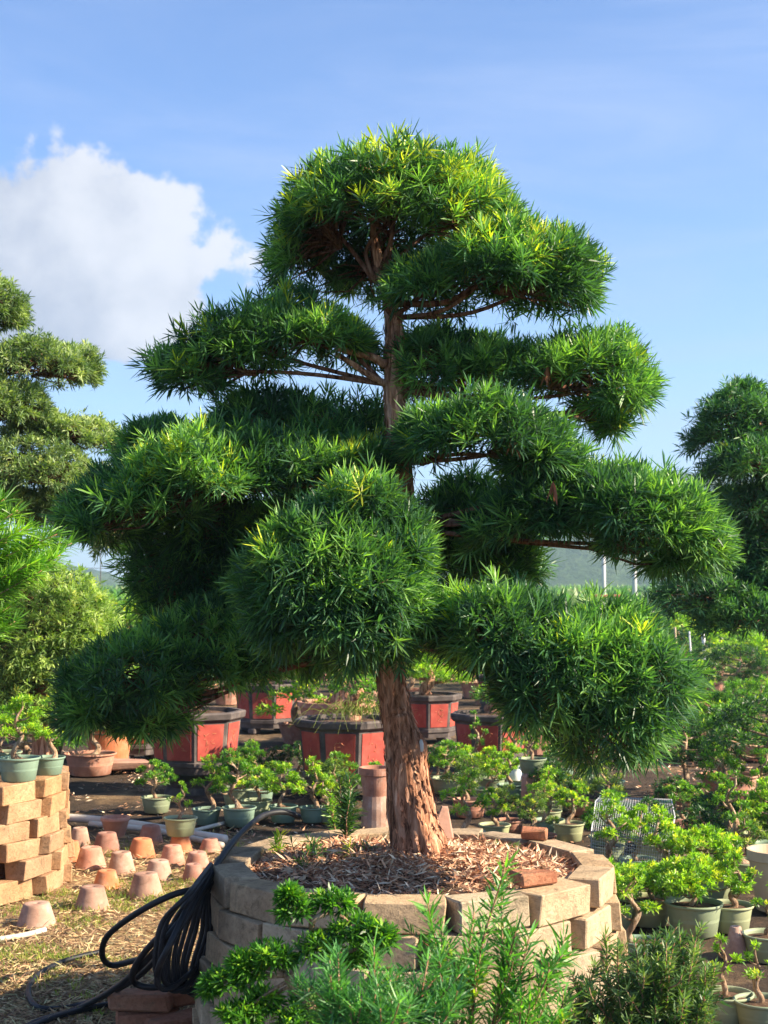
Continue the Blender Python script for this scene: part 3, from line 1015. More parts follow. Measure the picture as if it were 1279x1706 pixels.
PADS = [
    # name, hub (px,py,dy on the trunk), lobes, options
    ('crown', (625, 470, 0.05), [lobe(658, 408, 178, 145, 0.0, 0.39, 0.12), lobe(538, 425, 74, 118, 0.12, 0.22, -0.35), lobe(760, 388, 85, 95, 0.05, 0.26, 0.05), lobe(655, 345, 110, 70, 0.0, 0.25, 0.1), lobe(620, 460, 80, 40, 0.36, 0.1, -0.8)], dict(pnew=0.45)),
    ('upper right', (655, 530, 0.0), [lobe(835, 475, 130, 105, -0.15, 0.27, -0.1), lobe(725, 480, 72, 70, -0.12, 0.2, -0.3), lobe(915, 490, 72, 72, -0.12, 0.22, -0.25), lobe(835, 410, 60, 50, -0.15, 0.16, 0.0)], dict(pnew=0.28)),
    ('upper left', (640, 640, 0.0), [lobe(500, 575, 122, 66, 0.0, 0.24, -0.15), lobe(400, 598, 92, 70, -0.02, 0.22, -0.2), lobe(318, 632, 62, 44, 0.0, 0.17, -0.3), lobe(580, 580, 50, 45, 0.02, 0.16, -0.3)], dict(pnew=0.2)),
    ('right middle', (668, 650, 0.0), [lobe(800, 625, 100, 60, 0.14, 0.24, -0.3), lobe(940, 635, 100, 66, 0.1, 0.24, -0.1), lobe(1030, 665, 58, 56, 0.1, 0.2, -0.35), lobe(730, 630, 55, 50, 0.12, 0.2, -0.4), lobe(1020, 710, 30, 22, 0.1, 0.1, -0.6)], dict(pnew=0.05)),
    ('left middle back', (655, 740, 0.05), [lobe(540, 728, 110, 40, 0.24, 0.22, -0.3), lobe(430, 725, 80, 55, 0.2, 0.2, -0.3), lobe(260, 760, 60, 60, 0.2, 0.2, -0.3)], dict(pnew=0.0)),
    ('left middle', (660, 800, 0.0), [lobe(360, 815, 135, 95, -0.08, 0.3, -0.1), lobe(235, 850, 100, 88, -0.05, 0.26, -0.15), lobe(160, 880, 50, 50, -0.05, 0.2, -0.35), lobe(490, 790, 115, 72, -0.02, 0.24, -0.2), lobe(580, 780, 60, 50, 0.0, 0.18, -0.3)], dict(pnew=0.09)),
    ('left inner', (660, 920, 0.02), [lobe(320, 930, 80, 80, 0.34, 0.2, -0.7), lobe(400, 985, 60, 60, 0.3, 0.2, -0.6), lobe(300, 1010, 50, 40, 0.34, 0.15, -0.7), lobe(430, 900, 85, 60, 0.28, 0.2, -0.8), lobe(540, 860, 70, 50, 0.25, 0.18, -0.7), lobe(350, 880, 80, 50, 0.25, 0.2, -0.7)], dict(pnew=0.0)),
    ('centre front', (655, 980, -0.02), [lobe(565, 960, 150, 125, -0.5, 0.26, -0.85), lobe(595, 862, 80, 76, -0.45, 0.2, -0.3), lobe(470, 985, 85, 90, -0.45, 0.2, -0.85), lobe(665, 970, 70, 90, -0.45, 0.19, -0.85), lobe(600, 1050, 85, 55, -0.42, 0.2, -0.9)], dict(pnew=0.10)),
    ('right middle front', (668, 770, -0.02), [lobe(810, 735, 110, 72, -0.28, 0.22, -0.25), lobe(725, 740, 65, 45, -0.2, 0.16, -0.4), lobe(890, 765, 60, 60, -0.25, 0.18, -0.35), lobe(930, 800, 45, 45, -0.2, 0.16, -0.4)], dict(pnew=0.05)),
    ('right long', (668, 880, 0.0), [lobe(900, 868, 100, 72, -0.12, 0.25, -0.4), lobe(1015, 860, 95, 75, -0.2, 0.25, -0.35), lobe(1095, 888, 85, 66, -0.22, 0.24, -0.4), lobe(1168, 918, 38, 32, -0.22, 0.14, -0.5), lobe(1120, 935, 50, 25, -0.2, 0.12, -0.8)], dict(pnew=0.03)),
    ('right inner', (662, 900, 0.02), [lobe(790, 880, 85, 70, 0.22, 0.24, -0.6), lobe(820, 950, 80, 50, 0.18, 0.2, -0.6)], dict(pnew=0.0)),
    ('right low', (655, 1060, -0.02), [lobe(945, 1095, 128, 95, -0.50, 0.221, -0.75), lobe(1040, 1130, 82, 95, -0.50, 0.197, -0.7), lobe(840, 1050, 95, 72, -0.50, 0.197, -0.7), lobe(900, 1150, 80, 60, -0.50, 0.180, -0.85), lobe(1020, 1212, 72, 42, -0.50, 0.164, -0.9), lobe(770, 1040, 45, 55, -0.44, 0.13, -0.6)], dict(pnew=0.03)),
    ('left low', (650, 1080, 0.0), [lobe(330, 1105, 110, 70, 0.0, 0.24, -0.35), lobe(235, 1135, 92, 68, -0.05, 0.24, -0.4), lobe(165, 1180, 58, 58, -0.05, 0.2, -0.6), lobe(430, 1085, 70, 55, 0.05, 0.22, -0.5), lobe(240, 1200, 60, 25, -0.05, 0.15, -0.8)], dict(pnew=0.004)),
    ('low centre', (650, 1090, 0.02), [lobe(470, 1080, 75, 50, 0.18, 0.2, -0.6), lobe(560, 1070, 60, 40, 0.2, 0.2, -0.6), lobe(720, 1060, 50, 50, 0.2, 0.2, -0.6)], dict(pnew=0.0)),
]
PADLAB = {'left middle': None}
for i, (nm, hub, lobes, opt) in enumerate(PADS):
    hubp = np.array(P(hub[0], hub[1], TREE_Y + hub[2]))
    fr = opt.pop('sp', 0.0265)
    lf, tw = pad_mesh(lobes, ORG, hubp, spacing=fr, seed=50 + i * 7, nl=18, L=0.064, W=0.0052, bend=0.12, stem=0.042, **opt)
    # main limb to the pad
    c0 = lobes[0][0] - ORG; hh = hubp - ORG
    mid = hh * 0.45 + c0 * 0.55 + np.array([0, 0, 0.03 * rng.uniform(-1, 1)])
    hh = hh + np.array([0, 0, 0.05])
    limb = catmull([hh, mid, c0 + np.array([0, 0, lobes[0][1][2] * 0.4])], 8)
    if nm != 'upper left': tube(tw, limb, np.linspace(0.013, 0.007, len(limb)), 8)
    tw.t = [q * np.array([0.5, 0.47, 0.5]) for q in tw.t]  # wood tint darkened to stand in for the shade beneath the pads
    br = tw.obj('branch', M['bark'], tree, smooth=True)
    fo = lf.obj('foliage_pad', M['leaf'], tree)
    fo['label'] = 'foliage pad at the ' + nm + ' of the tree'
# bare forked limb at the upper left of the trunk
mb = MB()
pts = [P(642, 640, TREE_Y), P(615, 625, TREE_Y - 0.02), P(585, 605, TREE_Y - 0.03), P(560, 590, TREE_Y - 0.03)]
tube(mb, catmull([np.array(p) - ORG for p in pts], 5), np.linspace(0.013, 0.008, 16), 8)
pts = [P(642, 608, TREE_Y), P(620, 595, TREE_Y - 0.02), P(590, 588, TREE_Y - 0.02), P(560, 580, TREE_Y - 0.02)]
tube(mb, catmull([np.array(p) - ORG for p in pts], 5), np.linspace(0.016, 0.009, 16), 8)
tag(mb.obj('branch', M['bark'], tree, smooth=True), 'bare forked limb below the upper left pad')
# dead leaf bunches
for (px, py, Y) in [(921, 815, 4.5), (855, 737, 4.5), (686, 745, 4.85), (912, 622, 4.85)]:
    mb = MB(); r = np.random.default_rng(px)
    p = np.array(P(px, py - 14, Y)) - ORG
    n = 9
    d = np.stack([r.normal(0, 0.22, n), r.normal(0, 0.22, n), -np.ones(n)], 1)
    leaves(mb, np.tile(p, (n, 1)), d, r.uniform(0.045, 0.08, n), r.uniform(0.006, 0.010, n), np.ones((n, 3)), 0.1, True, r)
    tag(mb.obj('dead_leaf_bunch', M['dead_leaf'], tree), 'hanging bunch of brown dead leaves')

# ------------------------------------------------------------------ potted bonsai prototypes
LIME = dict(deep=(0.07, 0.18, 0.025), mid=(0.19, 0.35, 0.03), lit=(0.36, 0.52, 0.04), new=(0.62, 0.66, 0.05))
MIDG = dict(deep=(0.04, 0.11, 0.025), mid=(0.09, 0.22, 0.03), lit=(0.18, 0.35, 0.035), new=(0.3, 0.42, 0.04))
DARK = dict(deep=(0.015, 0.045, 0.02), mid=(0.028, 0.085, 0.03), lit=(0.055, 0.14, 0.035), new=(0.12, 0.22, 0.04))
OLIVE = dict(deep=(0.07, 0.12, 0.05), mid=(0.16, 0.24, 0.09), lit=(0.31, 0.38, 0.17), new=(0.34, 0.38, 0.12))


def tuft_blob(mb, c, rad, n, L, W, nl, pal, r, fine=False, up=0.5, new=0.15, zmin=-0.5, ang=(20, 85), stem=None):
    q = unit(r.normal(0, 1, (n, 3))); q = q[q[:, 2] > zmin]
    s = r.uniform(0.62, 1.05, (len(q), 1))
    p = np.array(c) + q * np.array(rad) * s
    nr = unit(q / np.array(rad))
    a = unit(nr + np.array([0, 0, up]) + r.normal(0, 0.3, (len(q), 3)))
    global GREENS
    old = GREENS; GREENS = pal
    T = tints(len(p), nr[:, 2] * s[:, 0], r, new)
    GREENS = old
    rosettes(mb, p, a, nl, L, W, T, stem=stem if stem is not None else L * 0.6, fine=fine, r=r, ang=ang)
    return p


def green_pot(mb_, R=0.1, H=0.11, seg=28, flare=0.72):
    lathe(mb_, [(R * flare, 0), (R * (flare + 0.06), 0.004), (R * 0.93, H - 0.016), (R * 0.935, H - 0.012), (R * 1.0, H - 0.010), (R * 1.02, H - 0.003), (R * 1.0, H), (R * 0.95, H), (R * 0.92, H - 0.012), (R * 0.86, H * 0.45)], seg)
    lathe(mb_, [(0.001, 0.0005), (R * flare, 0.0005)][::-1], seg)


def make_bonsai(seed, height=0.3, spread=0.16, pads=7, pal=LIME, R=0.1, H=0.11, pot='green_pot', n_ros=34, nl=9, L=0.024, W=0.008, label='', fine=False, padr=0.05, lean=0.0, group=None, bark='bark_pale', leafmat='leaf_small', new=0.2, name='potted_bonsai', potfn=None, loc=(0, 0, 0)):
    r = np.random.default_rng(seed)
    root = thing(name, label, 'bonsai', loc, group=group)
    mb = MB(); (potfn or green_pot)(mb, R, H); mb.obj('pot', M[pot], root, smooth=True)
    sb = MB(); lathe(sb, [(R * 0.92, H - 0.02), (R * 0.5, H - 0.012), (0.001, H - 0.006)], 20); sb.obj('soil', M['soil'], root, smooth=True)
    tb = MB()
    p = np.array([r.normal(0, 0.01), r.normal(0, 0.01), H - 0.03]); pts = [p.copy()]
    az = r.uniform(0, 6.28)
    nseg = 6
    for k in range(nseg):
        st = height / nseg
        az += r.uniform(1.2, 2.6)
        p = p + np.array([math.cos(az) * st * 0.75 + lean * st, math.sin(az) * st * 0.6, st])
        pts.append(p.copy())
    cc = catmull(pts, 6)
    rr = np.linspace(0.05 * height + 0.004, 0.004, len(cc)); rr[:4] *= np.array([1.6, 1.4, 1.2, 1.1])
    RR = rr[:, None] * (1 + 0.22 * (vnoise(np.stack([np.cos(np.arange(8) * PI / 4)[None, :] * np.ones((len(cc), 1)), np.sin(np.arange(8) * PI / 4)[None, :] * np.ones((len(cc), 1)), cc[:, 2:3] * 12 * np.ones((1, 8))], -1).reshape(-1, 3), 1.5, seed).reshape(len(cc), 8) - 0.5) * 2)
    tube(tb, cc, RR, 8)
    fb = MB()
    cents = []
    for k in range(pads):
        f = 0.35 + 0.65 * (k + 0.5) / pads if k < pads - 1 else 1.0
        i = int(f * (len(cc) - 1))
        a = k * 2.4 + r.uniform(-0.4, 0.4)
        out = spread * (1.05 - 0.6 * f) * r.uniform(0.6, 1.1) if k < pads - 1 else 0.0
        c = cc[i] + np.array([math.cos(a) * out, math.sin(a) * out, 0.02 + height * 0.06])
        pr = padr * r.uniform(0.7, 1.25)
        mid = (cc[i] + c) / 2 + np.array([0, 0, -0.01 + r.normal(0, 0.008)])
        tube(tb, catmull([cc[i], mid, c], 4), np.linspace(0.0065, 0.003, 9) * (height / 0.3) ** 0.5, 5)
        tuft_blob(fb, c, (pr, pr, pr * 0.55), n_ros, L, W, nl, pal, r, fine, new=new)
    tb.obj('trunk', M[bark], root, smooth=True)
    fb.obj('foliage', M[leafmat], root)
    return root


def place(o, p, rz=0.0, s=1.0, label=None, group=None):
    o.location = p; o.rotation_euler[2] = rz; o.scale = (s,) * 3
    if label: o['label'] = label
    if group: o['group'] = group
    return o


protos = {}
used = set()


def proto(key, **kw):
    protos[key] = make_bonsai(**kw)
    reg(protos[key])


proto('lime_a', seed=1, height=0.26, spread=0.15, pads=8, pal=LIME, R=0.10, H=0.11)
proto('lime_b', seed=2, height=0.20, spread=0.17, pads=9, pal=LIME, R=0.105, H=0.12, n_ros=26)
proto('lime_c', seed=3, height=0.30, spread=0.12, pads=6, pal=LIME, R=0.095, H=0.10, n_ros=24, pot='blue_green_pot')
proto('mid_a', seed=4, height=0.24, spread=0.17, pads=9, pal=MIDG, R=0.11, H=0.11, n_ros=34)
proto('mid_b', seed=5, height=0.32, spread=0.19, pads=10, pal=MIDG, R=0.11, H=0.12, n_ros=34, pot='blue_green_pot')
proto('sparse', seed=6, height=0.19, spread=0.07, pads=5, pal=LIME, R=0.10, H=0.105, n_ros=7, padr=0.02)
proto('dark_a', seed=7, height=0.42, spread=0.36, pads=12, pal=DARK, R=0.16, H=0.14, n_ros=75, padr=0.12, L=0.03, W=0.008, pot='terracotta')
proto('dark_b', seed=8, height=0.36, spread=0.42, pads=13, pal=MIDG, R=0.17, H=0.14, n_ros=75, padr=0.12, L=0.03, W=0.008, pot='terracotta')


def put(key, p, rz=None, s=1.0, label=None, group=None):
    rz = rng.uniform(0, 6.28) if rz is None else rz
    if key not in used:
        used.add(key)
        o = protos[key]
        return place(o, p, rz, s, label, group)
    return copy_thing(protos[key], p, rz, s, label, group)


# named ones: key, px and py of the pot's base (ground contact), scale, label
LEFT = [
    ('lime_a', 30, 1311, LP_TOP, 1.12, 'twisted bonsai in a blue green pot on the left brick wall, nearest the left edge'),
    ('sparse', 88, 1297, LP_TOP, 0.92, 'slanting bonsai in a green pot on the left wall, right beside the blue green pot'),
    ('mid_a', 12, 1262, LP_TOP, 0.85, 'leafy bonsai at the far left behind the two potted ones on the brick wall'),
]
proto('bushy', seed=12, height=0.15, spread=0.21, pads=13, pal=LIME, R=0.11, H=0.12, n_ros=40, padr=0.06, new=0.3)
proto('bushy_b', seed=14, height=0.13, spread=0.20, pads=12, pal=dict(deep=(0.05, 0.14, 0.025), mid=(0.13, 0.28, 0.03), lit=(0.28, 0.45, 0.04), new=(0.6, 0.65, 0.05)), R=0.11, H=0.12, n_ros=40, padr=0.06, new=0.35)
proto('olive_s', seed=22, height=0.22, spread=0.16, pads=7, pal=dict(deep=(0.05, 0.09, 0.035), mid=(0.11, 0.19, 0.05), lit=(0.22, 0.31, 0.07), new=(0.5, 0.52, 0.08)), R=0.10, H=0.10, n_ros=30, L=0.028, W=0.006, pot='terracotta')
proto('thin_s', seed=25, height=0.36, spread=0.10, pads=8, pal=MIDG, R=0.09, H=0.10, n_ros=11, padr=0.03, L=0.022, W=0.008)
proto('slant_s', seed=27, height=0.22, spread=0.14, pads=7, pal=LIME, R=0.10, H=0.11, n_ros=20, padr=0.045, lean=0.7, new=0.4)
proto('dark_s', seed=29, height=0.2, spread=0.18, pads=9, pal=DARK, R=0.11, H=0.11, n_ros=40, padr=0.06, L=0.02, W=0.007)
o = put('lime_a', (lc.x + 0.555, 7.5 - 0.30, LP_TOP), 0.5, 1.05, LEFT[0][5])
for c in CH[o.name]:
    if c.name.startswith('pot'): c.data = c.data.copy(); c.data.materials[0] = M['blue_green_pot']
put('lime_c', (lc.x + 0.645, 7.5 - 0.06, LP_TOP), 1.0, 0.9, LEFT[1][5])
put('mid_a', (lc.x + 0.37, 7.6, LP_TOP + 0.0), 2.0, 0.9, LEFT[2][5])

# inverted terracotta pots on the litter
def flower_pot(mb, R=0.078, H=0.12, k=0.66, ridges=True, hole=True):
    """upside-down clay pot, closed end up"""
    prof = [(R, 0.0), (R * 1.0, 0.004)]
    n = 9
    for i in range(n + 1):
        f = i / n
        r = R * (0.985 - (0.985 - k) * f)
        prof.append((r * (1 + (0.008 if i % 2 else -0.004)), 0.006 + (H - 0.012) * f))
    prof += [(R * k * 0.95, H - 0.002), (R * k * 0.88, H), (R * 0.16, H - 0.001), (R * 0.13, H - 0.004), (R * 0.12, H - 0.03)]
    lathe(mb, prof, 32)


def open_pot(mb, R, H, k=0.66):
    lathe(mb, [(R * k, 0), (R * 0.97, H - 0.025), (R * 1.04, H - 0.022), (R * 1.05, H - 0.003), (R * 1.0, H), (R * 0.93, H), (R * 0.9, H - 0.03), (R * k * 0.9, 0.02), (0.001, 0.02)], 32)


inv = {}
for k, m_ in (('a', 'terracotta'), ('b', 'terracotta_stain'), ('c', 'terracotta_orange')):
    mb = MB(); flower_pot(mb)
    inv[k] = mb.mesh('clay_pot', M[m_], True)
Z = 2.974
INV = [  # zoomed x, top y, base y, base width, material, label
    (385, 715, 805, 105, 'b', 'dusky upturned clay pot touching the left brick wall in the back row'),
    (515, 742, 840, 140, 'a', 'brown upturned clay pot in front of the open dark clay pot'),
    (735, 705, 800, 130, 'a', 'brown upturned clay pot just left of the pale green bonsai pot'),
    (690, 772, 864, 140, 'c', 'orange upturned clay pot in the middle of the third row'),
    (340, 782, 885, 110, 'c', 'orange upturned clay pot half hidden by the left brick wall'),
    (435, 815, 922, 155, 'a', 'wide brown upturned clay pot close to the left brick wall'),
    (590, 838, 945, 140, 'b', 'greyish upturned clay pot between the wide brown and the orange ones'),
    (845, 805, 902, 130, 'a', 'pinkish upturned clay pot in front of the pot carrying the pale green one'),
    (885, 755, 840, 125, 'c', 'upturned clay pot with the pale green bonsai pot standing on it'),
    (1035, 772, 835, 110, 'a', 'upturned clay pot near the pipe end and the planter'),
    (970, 838, 925, 130, 'a', 'upturned clay pot beside the planter, touched by the black hose'),
    (775, 880, 978, 145, 'b', 'pale upturned clay pot behind the largest greyish one'),
    (515, 930, 1022, 135, 'c', 'bright orange upturned clay pot, small, near the front'),
    (710, 946, 1066, 175, 'b', 'largest greyish upturned clay pot left of the hose loop'),
    (440, 1012, 1132, 175, 'b', 'mauve upturned clay pot in front with grass at its foot'),
    (160, 1097, 1212, 195, 'b', 'grey brown upturned clay pot at the foot of the left brick wall'),
    (950, 897, 985, 115, 'a', 'upturned clay pot under the black hose next to the planter'),
]
for (zx, zt, zb, zw, m_, lab) in INV:
    px, py = zx / Z, 1140 + (zb - 6) / Z
    g = G(px, py)
    w = zw / Z / F_PX * g.y
    s = w / 0.156
    hpx = (zb - zt) / Z
    o = link('clay_pot', inv[m_])
    tag(o, lab, 'clay pot', 'upturned clay pots on the litter')
    o.location = (g.x, g.y + w * 0.42, -0.004)
    hh = hpx / F_PX * g.y * 0.93
    o.scale = (s, s, hh / 0.12); o.rotation_euler = (rng.normal(0, 0.02), rng.normal(0, 0.02), rng.uniform(0, 6))
    if 'standing on it' in lab: carry = (g.x, g.y + w * 0.42, hh - 0.004)
mb = MB(); open_pot(mb, 0.085, 0.125)
g = G(562 / Z, 1140 + 765 / Z)
tag(mb.obj('clay_pot', M['terracotta'], smooth=True, loc=(g.x, g.y + 0.05, 0)), 'dark brown clay pot standing upright and open by the white pipe', 'clay pot')
put('sparse', carry, 0.4, 0.98, 'sparse little bonsai in a pale green pot standing on an upturned clay pot')
MIDS = [
    ('mid_a', 257, 1356, 0.95, 'small bonsai in a grey green pot on the dark soil left of the pale one'),
    ('lime_c', 341, 1376, 1.0, 'bonsai in a green pot directly behind the pale potted sparse bonsai'),
    ('mid_b', 396, 1379, 1.0, 'leafy bonsai in a cream green pot beside the pipe end near the planter'),
    ('lime_b', 425, 1366, 1.0, 'lime green bonsai behind the hose where it crosses the planter rim'),
    ('lime_a', 470, 1372, 0.95, 'lime green bonsai standing close behind the left back of the planter'),
    ('mid_b', 430, 1345, 0.95, 'bonsai with a long bare pale branch behind the left of the planter'),
    ('lime_c', 520, 1372, 0.95, 'bonsai with upright pale stem between the planter and the biggest red pot'),
]
for (k, px, py, s, lab) in MIDS:
    g = G(px, py); put(k, (g.x, g.y + 0.08, 0), None, s, lab)

RIGHTS = [
    ('bushy', 1022, 1552, 1.0, 'bonsai in a green pot tucked against the right side of the block planter'),
    ('bushy_b', 1085, 1545, 1.0, 'lime green bonsai in a dark green pot just right of the one touching the planter'),
    ('bushy', 1162, 1562, 1.15, 'bonsai in the wide shallow green pot in the middle of the right group'),
    ('slant_s', 1222, 1556, 1.05, 'lime green bonsai in a green pot above the upturned clay cone'),
    ('lime_c', 1070, 1610, 0.9, 'bonsai in a pale pot low beside the planter behind the dark narrow leaved bush'),
    ('sparse', 1286, 1606, 1.0, 'sparse bonsai in a pale green pot at the right edge beside the clay cone'),
    ('sparse', 1218, 1712, 0.95, 'green pot with a gnarled bent stem at the lower right'),
    ('sparse', 1278, 1725, 0.95, 'blue green pot at the lower right corner of the photo'),
    ('slant_s', 1120, 1492, 1.15, 'bright lime bonsai in front of the wire mesh cage'),
    ('bushy', 1185, 1500, 1.15, 'lime bonsai in front of the cream pot'),
    ('thin_s', 1245, 1478, 1.2, 'bright lime bonsai right of the cream pot'),
    ('lime_c', 1030, 1478, 1.05, 'slender bonsai with tufts above the planter rim at the right'),
    ('lime_a', 1290, 1450, 1.2, 'lime bonsai cut by the right edge beside the tan pot'),
]
for (k, px, py, s, lab) in RIGHTS:
    g = G(px, py); put(k, (g.x, g.y + 0.07, 0), None, s, lab)

# rows of small bonsai behind the planter and to the right
rs = np.random.default_rng(21)
KEYS = ['lime_a', 'lime_b', 'lime_c', 'mid_a', 'mid_b', 'olive_s', 'thin_s', 'slant_s', 'dark_s', 'dark_s']
rows = []; SMALL = []
for (y0, y1, x0, x1, n) in [(9.3, 11.4, 400, 640, 9), (8.4, 11.8, 720, 1020, 26), (7.6, 9.3, 1000, 1300, 14)]:
    for k in range(n):
        for tries in range(30):
            Y = rs.uniform(y0, y1); px = rs.uniform(x0, x1); X = (px - CX) / F_PX * Y
            if all((X - a) ** 2 + (Y - b) ** 2 > 0.2 ** 2 for a, b in rows): break
        rows.append((X, Y))
        key = KEYS[rs.integers(0, 10)]; keyz = (x0, y0, y1)
        SMALL.append((x0, int((Y - y0) / (y1 - y0) * 2.999), X / Y, key, X, Y))
WORDS = 'first second third fourth fifth sixth seventh eighth ninth tenth eleventh twelfth thirteenth fourteenth fifteenth sixteenth seventeenth eighteenth nineteenth twentieth'.split()
SMALL.sort(key=lambda q: q[:3])
cnt = {}
for (x0, band, _, key, X, Y) in SMALL:
    i_ = cnt.get((x0, band), 0); cnt[(x0, band)] = i_ + 1
    where = {400: 'behind the planter left of the trunk', 720: 'behind the planter right of the trunk', 1000: 'around the wire cage'}[x0]
    lab = '%s %s bonsai from left, %s row %s' % (WORDS[i_], {'lime': 'lime', 'mid_': 'green', 'oliv': 'olive', 'thin': 'slender', 'slan': 'slanting', 'dark': 'dark'}[key[:4]], ('front', 'middle', 'back')[band], where)
    put(key, (X, Y, 0), None, rs.uniform(0.85, 1.15), lab, 'small bonsai in rows ' + where)
# larger dark bonsai at the right
BIG = [
    ('dark_a', 1130, 1345, 1.05, 'broad dark green bonsai behind the wire mesh cage'),
    ('dark_b', 1215, 1330, 1.25, 'broad bonsai with pale forked trunk at the right'),
    ('dark_a', 1290, 1370, 1.3, 'dark green bonsai cut by the right edge with pale crooked trunk'),
    ('dark_b', 1262, 1265, 1.3, 'spreading bonsai at the right edge behind the pale forked one'),
    ('dark_b', 1165, 1262, 1.1, 'spreading bonsai left of the white sheet'),
    ('dark_a', 1235, 1200, 1.4, 'dark layered bonsai standing behind the white sheet'),
    ('dark_b', 40, 1330, 1.4, 'leafy bonsai behind the left brick wall'),
    ('dark_b', 150, 1290, 1.25, 'bonsai in a clay pot behind the lowest left pad of the big tree'),
    ('dark_a', 20, 1290, 1.6, 'dense bonsai at the left edge behind the potted ones on the wall'),
]
for (k, px, py, s, lab) in BIG:
    g = G(px, py); put(k, (g.x, g.y, 0), None, s, lab)

# ------------------------------------------------------------------ octagonal red pots with trees
def octo(mb, prof, rot, seg=8, c=(0, 0, 0)):
    lathe(mb, prof, seg, rot=rot, c=c)


def red_pot(name, label, X, Y, W=0.72, H=0.46, rot=0.2, zbase=0.0, crown=None, seed=1, stand=True, plain=None):
    r = np.random.default_rng(seed)
    t = thing(name, label, 'potted tree', (X, Y, zbase), rot, 'octagonal red pots with trees')
    R = W / 2 / math.cos(PI / 8) * 0.97
    fr = MB()
    # frame body (slightly inside the panels), mouldings
    octo(fr, [(R * 0.80, 0.0), (R * 0.82, 0.05), (R * 0.86, 0.055), (R * 0.86, 0.085), (R * 0.83, 0.09), (R * 0.91, H - 0.07), (R * 0.95, H - 0.065), (R * 1.0, H - 0.05), (R * 1.02, H - 0.012), (R * 1.0, H), (R * 0.9, H), (R * 0.86, H - 0.05)], 0)
    body = fr.obj('pot', M['pot_dark'], t)
    # panels
    z0, z1 = 0.105, H - 0.085
    for k in range(8):
        am = (k + 0.5) * PI / 4
        def face(z):
            f = (z - 0.09) / (H - 0.07 - 0.09); return (R * 0.83 + R * 0.08 * f)
        d0, d1 = face(z0) * math.cos(PI / 8) + 0.005, face(z1) * math.cos(PI / 8) + 0.005
        w0, w1 = face(z0) * math.sin(PI / 8) * 0.80, face(z1) * math.sin(PI / 8) * 0.80
        n = np.array([math.cos(am), math.sin(am), 0]); s = np.array([-n[1], n[0], 0])
        V = [n * d0 - s * w0 + [0, 0, z0], n * d0 + s * w0 + [0, 0, z0], n * d1 + s * w1 + [0, 0, z1], n * d1 - s * w1 + [0, 0, z1]]
        inn = [v - n * 0.012 + (np.array([0, 0, 0.0])) for v in V]
        pm = MB(); pm.add(np.array(V + inn), np.array([[0, 1, 2, 3], [0, 4, 5, 1], [1, 5, 6, 2], [2, 6, 7, 3], [3, 7, 4, 0]]))
        pm.obj('panel', M['pot_red'], body)
        # worn brushed relief in the panel
        rl = MB()
        for q in range(9):
            u = r.uniform(-0.5, 0.5); v = r.uniform(0.2, 0.8); a = r.choice([0.1, 1.4, 0.8, -0.7]) + r.normal(0, 0.2); ln = r.uniform(0.015, 0.05)
            c = n * ((d0 + d1) / 2 + (v - 0.5) * (d1 - d0) + 0.0015) + s * u * w0 + np.array([0, 0, z0 + (z1 - z0) * v])
            dv = s * math.cos(a) + np.array([0, 0, 1]) * math.sin(a)
            tube(rl, np.array([c - dv * ln / 2, c + dv * 0.002, c + dv * ln / 2]), [0.0015, 0.003, 0.001], 4)
        rl.obj('relief', M['relief'], body)
    for k in range(4):
        a = k * PI / 2 + PI / 4
        fm = MB(); boxv(fm, (math.cos(a) * R * 0.66, math.sin(a) * R * 0.66, -0.03), (0.13, 0.09, 0.06), rotz(a), 0.012)
        fm.obj('foot', M['pot_dark'], body)
    sb = MB(); lathe(sb, [(R * 0.87, H - 0.045), (R * 0.5, H - 0.015), (0.001, H - 0.0)], 20); sb.obj('soil', M['soil'], t, smooth=True)
    if crown:
        pal, ht, pads_, mat = crown
        tb, fb = MB(), MB()
        pts = [np.array([0, 0, H - 0.05])]
        p = pts[0].copy(); az = r.uniform(0, 6)
        for k in range(5):
            az += r.uniform(1.3, 2.4); p = p + np.array([math.cos(az) * 0.07, math.sin(az) * 0.07, ht / 5]); pts.append(p.copy())
        cc = catmull(pts, 6); tube(tb, cc, np.linspace(0.065, 0.02, len(cc)), 12)
        for k in range(pads_):
            f = 0.3 + 0.7 * (k + 1) / pads_; i = int(f * (len(cc) - 1)); a = k * 2.4 + r.uniform(-0.3, 0.3)
            out = 0.42 * (1.15 - f) * r.uniform(0.7, 1.1)
            c = cc[i] + np.array([math.cos(a) * out, math.sin(a) * out, 0.05])
            tube(tb, np.array([cc[i], (cc[i] + c) / 2 + [0, 0, -0.02], c]), [0.02, 0.014, 0.008], 6)
            pr = r.uniform(0.15, 0.21)
            tuft_blob(fb, c, (pr, pr, pr * 0.5), 150, 0.035, 0.012, 8, pal, r, False, new=0.15)
        tb.obj('trunk', M['bark'], t, smooth=True)
        fb.obj('foliage', M[mat], t)
    return t


def red_at(label, px, rim_y, Y, Wpx, rot, crown=None, seed=1):
    W = Wpx * S(Y)
    rim = P(px, rim_y, Y)
    H = 0.46 * W / 0.72
    zb = max(0.06, rim.z - H)
    t = red_pot('red_pot_tree', label, rim.x, Y, W, H, rot, zb, crown, seed)
    if rim.z - H > 0.12:
        # low stone stand under the pot
        h = rim.z - H - 0.055
        sb = MB(); lathe(sb, [(W * 0.34, -0.02), (W * 0.30, h * 0.4), (W * 0.33, h), (0.001, h)], 16)
        tag(sb.obj('stone_stand', M['pot_dark'], loc=(rim.x, Y, 0)), 'grey round stand under the ' + label.split(' with ')[0], 'stand')
    return t


